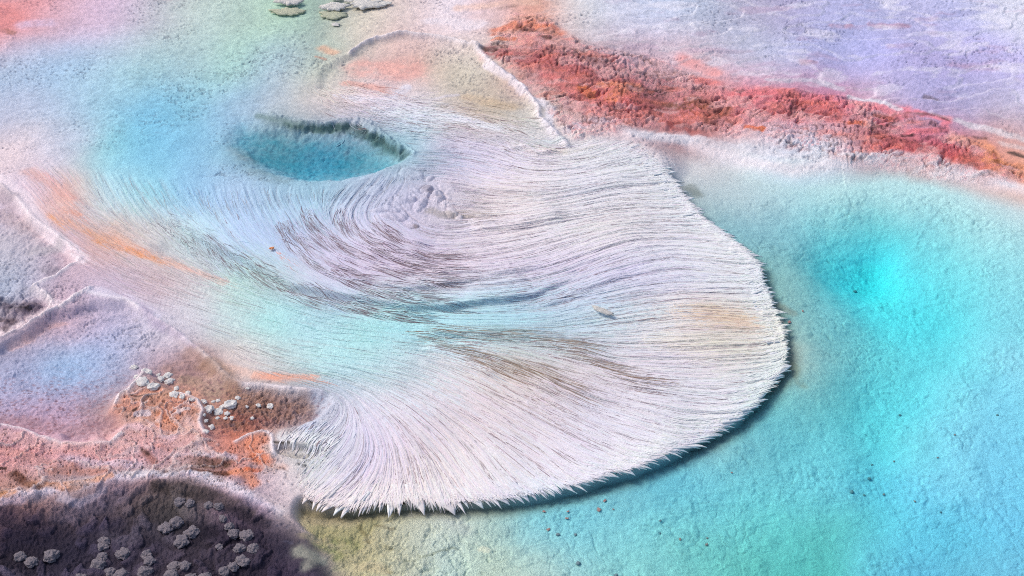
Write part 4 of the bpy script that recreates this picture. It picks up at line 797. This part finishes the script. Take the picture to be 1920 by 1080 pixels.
parts.append(strands(x, y, L, RNG.uniform(.0016, .0032, n), RNG.uniform(.0002, .001, n), tints(x, y, 1.2, .04), jitter=.05, extra=-.006))
n = 1500; x, y = seeds(den_core * sstep(-.3, -1.0, LOCK), n); L = RNG.uniform(.05, .16, n)                    # dark single threads
parts.append(strands(x, y, L, RNG.uniform(.001, .0022, n), RNG.uniform(.0002, .0006, n), tints(x, y, .9, .1, None, .9, '8A7680'), jitter=.06))
bst = np.zeros(GX.shape)
for pts in [[(770, 622), (860, 628), (960, 632), (1060, 648)], [(780, 632), (860, 662), (950, 692)], [(930, 672), (1000, 690)], [(1040, 655), (1110, 680), (1180, 712)], [(1010, 700), (1060, 725)], [(880, 626), (980, 634)]]:
    d, _, _ = dist_line(GX, GY, W(pts, .06), .2); bst = np.maximum(bst, np.exp(-(d / .018) ** 2) * (d < .199))
n = 480; x, y = seeds(bst, n); L = RNG.uniform(.05, .18, n)
parts.append(strands(x, y, L, RNG.uniform(.0012, .0026, n), RNG.uniform(.0004, .0022, n), tints(x, y, .98, .1, None, .6, '8E7058'), jitter=.06))
lip = (np.exp(-(d_edge / .05) ** 2) * (sd_core > -.01)).astype(np.float64)
n = 13000; x, y = seeds(lip * sstep(.0, .02, sd_tip), n); L = RNG.uniform(.05, .12, n)
parts.append(strands(x, y, L, RNG.uniform(.002, .0042, n), RNG.uniform(.0, .0014, n), tints(x, y, 1.14, .04, None, .0), droop=.25, extra=-.010))
def teeth(nk=7):
    """matted points along the lip: each a thin solid blade following the flow out over the water"""
    Vs, Fs, Cs = [], [], []; off = 0
    for s0, wd, ex in zip(tuft_s, tuft_h, tuft_ext):
        c = s0 - wd / 2; p = np.array([np.interp(c, edge_len, fan_edge[:, 0]), np.interp(c, edge_len, fan_edge[:, 1])])
        q = np.array([np.interp(c + .01, edge_len, fan_edge[:, 0]), np.interp(c + .01, edge_len, fan_edge[:, 1])]) - p; q /= np.linalg.norm(q) + 1e-9
        f = grid_sample(FLW, p[:1], p[1:])[0]; nrm = np.array([-q[1], q[0]])
        if f @ nrm < .25: f = f + nrm * (.5 - f @ nrm)
        f /= np.linalg.norm(f); side = np.array([f[1], -f[0]])
        ln = .07 + ex * 1.1 + .004; col_ = np.clip(grid_sample(COLF, *(p - f * .05)[:, None])[0] * RNG.uniform(1.05, 1.18), 0, .86)
        t = np.linspace(0, 1, nk); bend = RNG.normal(0, .006)
        for k in range(nk):
            o = p - f * .07 + f * ln * t[k] + side * bend * t[k] ** 2
            w = wd * .62 * (1 if t[k] < .55 else max(.05, 1 - ((t[k] - .55) / .45) ** 1.15)) * RNG.uniform(.9, 1.1)
            z = float(grid_sample(mat_top, o[:1], o[1:])[0]) - .0006 - .010 * t[k] ** 4
            for sx, dz in ((1, -.0005), (.45, .0006), (-.45, .0006), (-1, -.0005), (-.5, -.006), (.5, -.006)): Vs.append([*(o + side * w * sx), z + dz * (1 if dz > 0 else 1 - .6 * t[k])]); Cs.append(col_ * (.55 if dz < -.003 else 1))  # underside tinted darker, shade put into the blade colour
        for k in range(nk - 1):
            a = off + k * 6
            for m_ in range(6): Fs.append([a + m_, a + (m_ + 1) % 6, a + 6 + (m_ + 1) % 6, a + 6 + m_])
        a = off + (nk - 1) * 6; Fs.append([a, a + 1, a + 2, a + 3]); Fs.append([a + 3, a + 4, a + 5, a]); off += nk * 6
    return np.array(Vs), np.array(Fs), np.array(Cs)
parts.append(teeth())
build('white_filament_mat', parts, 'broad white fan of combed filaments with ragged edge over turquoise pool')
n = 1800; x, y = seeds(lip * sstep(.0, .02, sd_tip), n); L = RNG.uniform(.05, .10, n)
tin = np.clip(hexl('4A4436') * RNG.uniform(.4, 1.3, (n, 1)), .01, .5)  # strands tinted dark to stand for the shade under the lip
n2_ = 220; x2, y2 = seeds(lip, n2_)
build('lip_shade_fringe', [strands(x, y, L, RNG.uniform(.003, .006, n), RNG.uniform(-.004, .0, n), tin, zoff=-.010, droop=.7, droptip=.004, extra=-.022, jitter=.3),
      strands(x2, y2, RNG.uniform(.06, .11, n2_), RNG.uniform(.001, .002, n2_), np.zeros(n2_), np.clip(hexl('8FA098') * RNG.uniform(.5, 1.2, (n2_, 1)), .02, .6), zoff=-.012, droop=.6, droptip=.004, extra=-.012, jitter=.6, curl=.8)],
      'dark strands added as shade under the edge of the white fan, with pale wisps', 'filament fringe')
parts = []
n = 13000; x, y = seeds(den_lobe, n); L = RNG.uniform(.05, .18, n)
parts.append(strands(x, y, L, RNG.uniform(.0015, .0032, n), RNG.uniform(-.0002, .0003, n), tints(x, y, 1.14, .05, None, .01), edge=False, jitter=.06))
rdg = np.zeros(GX.shape)
for pts in [[(525, 400), (545, 445), (600, 500), (680, 538), (760, 556)], [(575, 400), (590, 435), (640, 475), (720, 508), (800, 530)], [(640, 400), (670, 448), (730, 482), (800, 503), (900, 520)], [(700, 425), (740, 458), (800, 480)], [(400, 465), (440, 488), (500, 518), (560, 548), (650, 562), (760, 585)]]:
    d, _, _ = dist_line(GX, GY, W(pts, .09), .2); rdg = np.maximum(rdg, np.exp(-(d / .020) ** 2) * (d < .199))
crl = np.maximum(np.clip(brn - .25, 0, 1) * .5, rdg) * (den_lobe > .3) * sstep(-.1, .25, fbm(GX * 13, GY * 17, 3, 301))
n = 2000; x, y = seeds(crl, n); L = RNG.uniform(.05, .15, n)
parts.append(strands(x, y, L, RNG.uniform(.0012, .0024, n), RNG.uniform(.0004, .0022, n), tints(x, y, .95, .1, None, .65, '70525C'), edge=False, jitter=.10, curl=.2))
n = 900; x, y = seeds(crl, n); L = RNG.uniform(.03, .09, n)
parts.append(strands(x, y, L, RNG.uniform(.0015, .003, n), RNG.uniform(.001, .0035, n), tints(x, y, 1.15, .05), edge=False, jitter=.14, curl=.3))
build('curled_filament_mat', parts, 'lilac curled mat of filaments with brown fringes below the teal spring hole')
parts = []
n = 5000; x, y = seeds(den_all, n); L = RNG.uniform(.03, .11, n)
parts.append(strands(x, y, L, RNG.uniform(.0010, .0022, n), RNG.uniform(.0, .0012, n), tints(x, y, 1.04, .05, None, .06, '9A98A0'), edge=False, jitter=.06))
tl = np.zeros(GX.shape)
for pts in [[(640, 180), (720, 203), (800, 212), (930, 238)], [(690, 212), (820, 235), (980, 272)]]:
    d, _, _ = dist_line(GX, GY, W(pts, .08), .3); tl = np.maximum(tl, np.exp(-(d / .07) ** 2) * (d < .299))
n = 2600; x, y = seeds(tl, n, 4.2); L = RNG.uniform(.03, .10, n)
parts.append(strands(x, y, L, RNG.uniform(.002, .0036, n), RNG.uniform(.0, .0018, n), tints(x, y, 1.1, .06), edge=False, jitter=.2, curl=.5))
lf = np.zeros(GX.shape)
for pts, wd in [([(300, 410), (345, 440), (400, 472), (480, 508)], .035)]:
    d, _, _ = dist_line(GX, GY, W(pts, .08), .4); lf = np.maximum(lf, np.exp(-(d / wd) ** 2) * (d < .39))
n = 650; x, y = seeds(lf, n, 3.4); L = RNG.uniform(.03, .09, n)
parts.append(strands(x, y, L, RNG.uniform(.0012, .0024, n), RNG.uniform(.0003, .002, n), tints(x, y, 1.0, .1, None, .2, '7A6C78'), edge=False, jitter=.2, curl=.3))
sk = np.zeros(GX.shape)
for pts, wd in [([(560, 812), (600, 808), (625, 820)], .03)]:
    d, _, _ = dist_line(GX, GY, W(pts, .05), .3); sk = np.maximum(sk, np.exp(-(d / wd) ** 2) * (d < .299))
n = 160; x, y = seeds(sk, n, 2.7, 4.2); L = RNG.uniform(.02, .04, n)
parts.append(strands(x, y, L, RNG.uniform(.002, .004, n), RNG.uniform(.0, .0012, n), tints(x, y, 1.2, .05), edge=False, jitter=.12, zoff=.001))
build('thin_filament_film', parts, 'sparse thin filaments trailing over the pale blue stream and upper terrace', 'filament film')
print('filaments done')
# ---------------------------------------------------------------- loose and countable things
import bmesh
from mathutils import noise as mnoise
def stone_mat(name, tone, var=.25, scale=60, bump=.6, bscale=260, rough=.8):
    m = bpy.data.materials.new(name); m.use_nodes = True
    n = m.node_tree.nodes; l = m.node_tree.links; b = n['Principled BSDF']
    tc = n.new('ShaderNodeTexCoord'); t = n.new('ShaderNodeTexNoise'); t.inputs['Scale'].default_value = scale; t.inputs['Detail'].default_value = 5
    r = n.new('ShaderNodeValToRGB'); c = lin([int(tone[i:i + 2], 16) for i in (0, 2, 4)]) / LIGHT
    r.color_ramp.elements[0].position = .3; r.color_ramp.elements[1].position = .7
    r.color_ramp.elements[0].color = (*(c * (1 - var * 1.6)), 1); r.color_ramp.elements[1].color = (*np.clip(c * (1 + var), 0, .85), 1)
    t2 = n.new('ShaderNodeTexNoise'); t2.inputs['Scale'].default_value = bscale; t2.inputs['Detail'].default_value = 3
    bp = n.new('ShaderNodeBump'); bp.inputs['Strength'].default_value = bump; bp.inputs['Distance'].default_value = .004
    l.new(tc.outputs['Object'], t.inputs['Vector']); l.new(t.outputs['Fac'], r.inputs['Fac']); l.new(r.outputs['Color'], b.inputs['Base Color'])
    l.new(tc.outputs['Object'], t2.inputs['Vector']); l.new(t2.outputs['Fac'], bp.inputs['Height']); l.new(bp.outputs['Normal'], b.inputs['Normal'])
    b.inputs['Roughness'].default_value = rough; b.inputs['Specular IOR Level'].default_value = .2
    return m
def ground_at(px, py):
    x, y = drop(np.array([float(px)]), np.array([float(py)]), 10)
    return x[0], y[0], float(grid_sample(H_cur, x, y)[0]), float(img(x[0], y[0], .02)[2])
def knob_mesh(name, seed, flat=.8, rough=.16, gran=.07, sub=4, ring=False):
    """unit knob: a rounded granular head, narrowing under its widest line; ring = hollowed top like a cup coral"""
    bm = bmesh.new(); bmesh.ops.create_icosphere(bm, subdivisions=sub, radius=1.0)
    o = Vector((seed * 3.7, seed * 1.3, seed * 5.1))
    for v in bm.verts:
        p = v.co.copy()
        r = 1 + rough * mnoise.fractal(p * 1.6 + o, 1.0, 2.0, 3) + gran * (1 - 2.2 * mnoise.voronoi(p * 8 + o)[0][0]) + gran * .5 * (1 - 2.4 * mnoise.voronoi(p * 15 + o)[0][0])
        q = p * r
        rad = math.hypot(p.x, p.y)
        if ring and p.z > 0: q.z -= .75 * max(0, 1 - (rad / .62) ** 2)
        if p.z < -.2: q.x *= .9; q.y *= .9
        q.z *= flat; v.co = q
    for f in bm.faces: f.smooth = True
    me = bpy.data.meshes.new(name); bm.to_mesh(me); bm.free(); return me
def flake_mesh(name, seed, n=30, thick=.12, ragged=.25, asp=.5):
    """a thin broken plate of crust: ragged outline, domed top, undercut rim"""
    bm = bmesh.new(); o = Vector((seed * 2.3, seed * 4.1, seed))
    rings = []
    for lev, (s, z) in enumerate([(.30, thick * .95), (.62, thick * .9), (.88, thick * .75), (1.0, thick * .45), (.97, thick * .15), (.80, -.02), (.55, -.05)]):
        ring = []
        for k in range(n):
            a = k / n * 2 * math.pi; d = Vector((math.cos(a), math.sin(a), 0))
            r = 1 + ragged * mnoise.fractal(d * 1.7 + o, 1.0, 2.0, 4) * 1.6 + ragged * .4 * mnoise.noise(d * 7 + o)
            rr = s * (1 + (r - 1) * min(1, s * 1.2))
            p = Vector((d.x * rr, d.y * rr * asp, z)); p.z += thick * .35 * mnoise.fractal(Vector((p.x * 3, p.y * 3, 0)) + o, 1.0, 2.0, 3)
            ring.append(bm.verts.new(p))
        rings.append(ring)
    for a, b in zip(rings[:-1], rings[1:]):
        for k in range(n): bm.faces.new((a[k], b[k], b[(k + 1) % n], a[(k + 1) % n]))
    bm.faces.new(rings[0]); bm.faces.new(rings[-1][::-1])
    bmesh.ops.recalc_face_normals(bm, faces=bm.faces)
    for f in bm.faces: f.smooth = True
    me = bpy.data.meshes.new(name); bm.to_mesh(me); bm.free(); return me
def place(name, me, mat, loc, sc, rz, label, cat, group=None):
    if not me.materials: me.materials.append(mat)
    o = bpy.data.objects.new(name, me); o.location = loc; o.scale = sc; o.rotation_euler = (0, 0, rz); link(o)
    return tag(o, label, cat, group)
# --- grey knobs standing in the dark pool
M_KNOB = stone_mat('knob_crust', '948A96', .3, 60, .8, 420)
kn = [knob_mesh('knob_shape', s, .8, .34, .05, 5) for s in range(5)]
KN = [(336, 935, 20, 'pale grey knob standing alone just below the dark pool\'s upper shore'), (356, 939, 17, 'low dim knob touching the right side of the knob nearest the upper shore'), (391, 942, 18, 'flat grey knob, left one of the two side by side below the upper shore'), (410, 944, 17, 'flat grey knob, right one of the two side by side below the upper shore'),
      (332, 972, 25, 'mauve knob behind the darker round one in the middle of the dark pool'), (312, 982, 26, 'dark round knob leaning on the mauve knob behind it'), (359, 991, 28, 'tall bright knob, upper of the big pair in the dark pool'), (341, 1006, 30, 'large bright knob, lower of the big pair in the dark pool'),
      (430, 981, 20, 'small knob at the head of the row of three near the right shore'), (439, 994, 23, 'middle knob of the row of three near the right shore'), (464, 997, 26, 'bright rounded knob ending the row of three near the right shore'), (196, 1009, 22, 'dim knob behind the left column of knobs'),
      (192, 1019, 24, 'round knob in front of the dim one heading the left column'), (192, 1037, 20, 'half sunken knob touching the bright one in the left column'), (184, 1050, 28, 'bright egg-shaped knob at the foot of the left column'), (232, 1031, 26, 'broad low knob with granular top right of the left column'),
      (275, 1034, 21, 'dim knob, back one of the close pair at the centre'), (280, 1045, 22, 'paler knob, front one of the close pair at the centre'), (272, 1064, 25, 'grey knob alone below the close central pair'), (322, 1072, 33, 'widest pale knob at the bottom edge of the picture'), (228, 1069, 28, 'bright knob, right one of the touching pair at the bottom'),
      (207, 1067, 22, 'duller knob, left one of the touching pair at the bottom'), (96, 1034, 29, 'large soft-topped knob with white tip at the left of the pool'), (59, 1046, 27, 'shiny whitish knob, the palest one at the far left'), (38, 1037, 25, 'dark knob half hidden behind the palest one'), (150, 1078, 26, 'pale knob cut by the bottom edge of the picture at left'),
      (455, 1044, 26, 'bright steep knob close to the right shore'), (449, 1022, 22, 'dim knob behind the steep one close to the right shore'), (475, 1022, 23, 'greyish knob nearest the right shore'), (437, 1057, 20, 'faint knob in front of the steep one by the right shore'), (419, 1066, 21, 'rounded knob in the lower right of the dark pool'),
      (328, 1055, 24, 'left knob of the long low ridge of knobs near the bottom'), (347, 1054, 22, 'right knob of the long low ridge of knobs near the bottom'), (358, 1077, 24, 'low knob beside the widest one at the bottom edge'), (385, 1078, 30, 'broad knob at the bottom edge right of the low one'), (410, 1022, 15, 'tiny faint knob in the open dark middle right'), (418, 968, 15, 'tiny knob under the two flat ones of the upper shore')]
for k, (px, py, w, lab) in enumerate(KN):
    x, y, z, p = ground_at(px, py + w * .35); r = w * p * .50
    c = place('stone_knob', kn[k % 5], M_KNOB, (x, y, z + r * .10), (r * RNG.uniform(.95, 1.12), r * RNG.uniform(.9, 1.05), r * RNG.uniform(.72, .9)), RNG.uniform(0, 6), lab, 'stone knob', 'knobs standing in the dark pool')
# --- whitish rings and pebbles at the back of the orange crust
M_PEB = stone_mat('white_pebble', 'EEE2E2', .16, 90, .5, 400)
pebA = [knob_mesh('pebble_shape', s + 11, .55, .38, .06, 4) for s in range(3)]; pebB = [knob_mesh('cup_shape', s + 21, .6, .34, .06, 4, True) for s in range(2)]
PB = [(252, 687, 14, 0), (275, 695, 22, 1), (256, 705, 12, 0), (268, 713, 26, 0), (315, 702, 18, 0), (297, 702, 10, 0), (300, 710, 17, 0), (318, 713, 19, 0), (331, 727, 12, 0), (288, 722, 24, 1), (360, 747, 12, 1), (342, 742, 14, 1), (352, 736, 13, 0), (327, 738, 20, 0), (390, 765, 24, 1), (410, 770, 20, 1), (426, 774, 11, 0), (432, 755, 26, 1), (418, 761, 14, 0), (385, 788, 10, 0), (396, 799, 15, 0), (386, 808, 12, 0), (409, 750, 9, 0), (446, 745, 11, 0), (465, 727, 8, 0), (462, 762, 8, 0), (473, 783, 9, 0), (435, 783, 11, 0), (408, 783, 8, 0), (423, 783, 8, 0), (485, 759, 11, 1), (507, 760, 15, 1), (381, 752, 14, 1), (382, 777, 8, 0), (400, 752, 8, 0)]
for k, (px, py, w, cup) in enumerate(PB):
    x, y, z, p = ground_at(px, py + w * .15); r = w * p * .5
    if cup: place('ring_pebble', pebB[k % 2], M_PEB, (x, y, z + r * .08), (r, r * RNG.uniform(.8, 1), r * .8), RNG.uniform(0, 6), 'white ring-shaped pebble with hollow top behind the orange crust', 'pebble', 'white ring-shaped pebbles behind the orange crust')
    else: place('pebble', pebA[k % 3], M_PEB, (x, y, z + r * .08), (r * 1.05, r * RNG.uniform(.75, 1), r * .8), RNG.uniform(0, 6), 'smooth white rounded pebble without hollow behind the orange crust', 'pebble', 'white rounded pebbles behind the orange crust')
# --- loose crust plates
M_PLATE = stone_mat('white_crust', 'E8DEDC', .12, 40, .7, 200)
M_LEDGE = stone_mat('cream_ledge', 'C6C8B4', .14, 30, .7, 160)
PL = [(542, 22, 32, 8, M_LEDGE, 'ledge', 'flat greenish cream ledge under the small white plate at the top'), (625, 28, 28, 9, M_LEDGE, 'ledge', 'flat cream ledge under the ruffled white plates at the top'),
      (544, 7, 24, 7, M_PLATE, 'crust_plate', 'small white ruffled crust plate, leftmost on the ledges at the top'), (626, 16, 26, 8, M_PLATE, 'crust_plate', 'white ruffled crust plate between the left plate and the widest one'), (686, 10, 35, 11, M_PLATE, 'crust_plate', 'widest white ruffled crust plate at the top'), (721, 9, 13, 5, M_PLATE, 'crust_plate', 'small white plate joined to the right of the widest one'), (655, 5, 11, 3, M_PLATE, 'crust_plate', 'tiny white plate between two larger ruffled plates'), (632, 1, 13, 4, M_PLATE, 'crust_plate', 'thin white plate at the very top of the picture'),
      (630, 46, 9, 4, M_PLATE, 'crust_flake', 'small white flake lying alone in front of the ruffled plates')]
for k, (px, py, rx, ry, m, nm, lab) in enumerate(PL):
    x, y, z, p = ground_at(px, py + ry * .4); sn = math.sin(math.atan2(CAM_H, y))
    me = flake_mesh(nm + '_shape', k + 3, 46, .22 if m is M_PLATE else .16, .34, 1.0)
    place(nm, me, m, (x, y, z + (.010 if k > 1 and k < 8 else .004)), (rx * p * .95, ry * p / sn * .8, rx * p * .55 if rx < 15 else .05), 0.0, lab, 'crust plate' if m is M_PLATE else 'ledge')
x, y, z, p = ground_at(1130, 590)
me = flake_mesh('sliver_shape', 41, 40, .2, .3, .22); o = place('crust_sliver', me, M_PLATE, (x, y, z + .012), (23 * p, 30 * p, .035), -.55, 'white sliver of crust lying across the combed filaments', 'crust flake'); o.rotation_euler = (.12, .1, -.5)
M_ORF = stone_mat('orange_flake', 'E89874', .15, 120, .4)
x, y, z, p = ground_at(510, 469); place('orange_flake', flake_mesh('orange_flake_shape', 52, 24, .2, .3, .6), M_ORF, (x, y, z + .006), (5 * p, 6 * p, .02), .6, 'tiny orange flake resting on the lilac curled filaments', 'flake')
# --- dark stones on the bed of the turquoise pool
M_DRK = stone_mat('dark_stone', '8494A0', .3, 80, .5, 300, .5); M_BRN = stone_mat('rusty_flake', 'B48C8C', .2, 80, .5, 300, .6)
DS = [(1597, 923, 9), (1687, 779, 6), (1084, 1057, 11), (1046, 1003, 9), (1079, 1003, 7), (1155, 1079, 9), (1603, 547, 8), (1238, 977, 6), (1620, 929, 6), (1870, 779, 6), (1238, 1000, 4), (1635, 872, 6), (1764, 961, 5), (1630, 898, 8)]
dl = ['dark stone with pale top on the lower middle of the pool bed', 'small dark stone on the bright cyan bed below the pool centre', 'largest dark stone near the bottom edge on the pool bed', 'dark stone, left one of two below the fan', 'dark stone, right one of two below the fan', 'dark stone at the very bottom edge of the pool', 'dark stone just below the deepest cyan spot', 'small dark speck of stone between the fan and the pale bed', 'greyish stone right of the pale-topped dark stone', 'bluish stone near the right edge of the pool', 'tiny dark speck in the open blue bed below the fan', 'small grey stone above the pale-topped dark stone', 'small dark stone on the lower right pool bed', 'flat greyish stone just above the pale-topped one']
for k, ((px, py, w), lab) in enumerate(zip(DS, dl)):
    x, y, z, p = ground_at(px, py); r = w * p * .42
    place('pool_stone', pebA[k % 3].copy() if k < 3 else bpy.data.meshes['dark_stone_shape.%d' % (k % 3)], M_DRK, (x, y, z + r * .3), (r * 1.1, r, r * .9), RNG.uniform(0, 6), lab, 'stone', 'dark stones on the turquoise pool bed') if k >= 3 else None
    if k < 3:
        me = knob_mesh('dark_stone_shape.%d' % k, 31 + k, .75, .3, .03, 3); place('pool_stone', me, M_DRK, (x, y, z + r * .3), (r * 1.1, r, r * .9), RNG.uniform(0, 6), lab, 'stone', 'dark stones on the turquoise pool bed')
BF = [(1123, 957, 10), (1134, 940, 7), (1657, 928, 5), (1715, 941, 5), (1758, 859, 4), (1676, 866, 4), (1325, 1022, 7), (1063, 973, 6), (1028, 994, 7), (1326, 1010, 4), (1275, 1012, 6), (1372, 887, 4), (1150, 956, 4), (1065, 960, 5), (1020, 960, 6), (1480, 605, 8), (1505, 584, 5), (1790, 816, 4), (1350, 690, 0)]
fm = [flake_mesh('rusty_flake_shape', s + 61, 16, .3, .35, .6) for s in range(3)]
for k, (px, py, w) in enumerate(BF):
    if not w: continue
    x, y, z, p = ground_at(px, py); r = w * p * .55
    place('rusty_flake', fm[k % 3], M_BRN, (x, y, z + .002), (r, r * 1.2, r), RNG.uniform(0, 6), 'small rusty pink flake sunk on the turquoise pool bed', 'flake', 'rusty flakes on the turquoise pool bed')
print('things done')
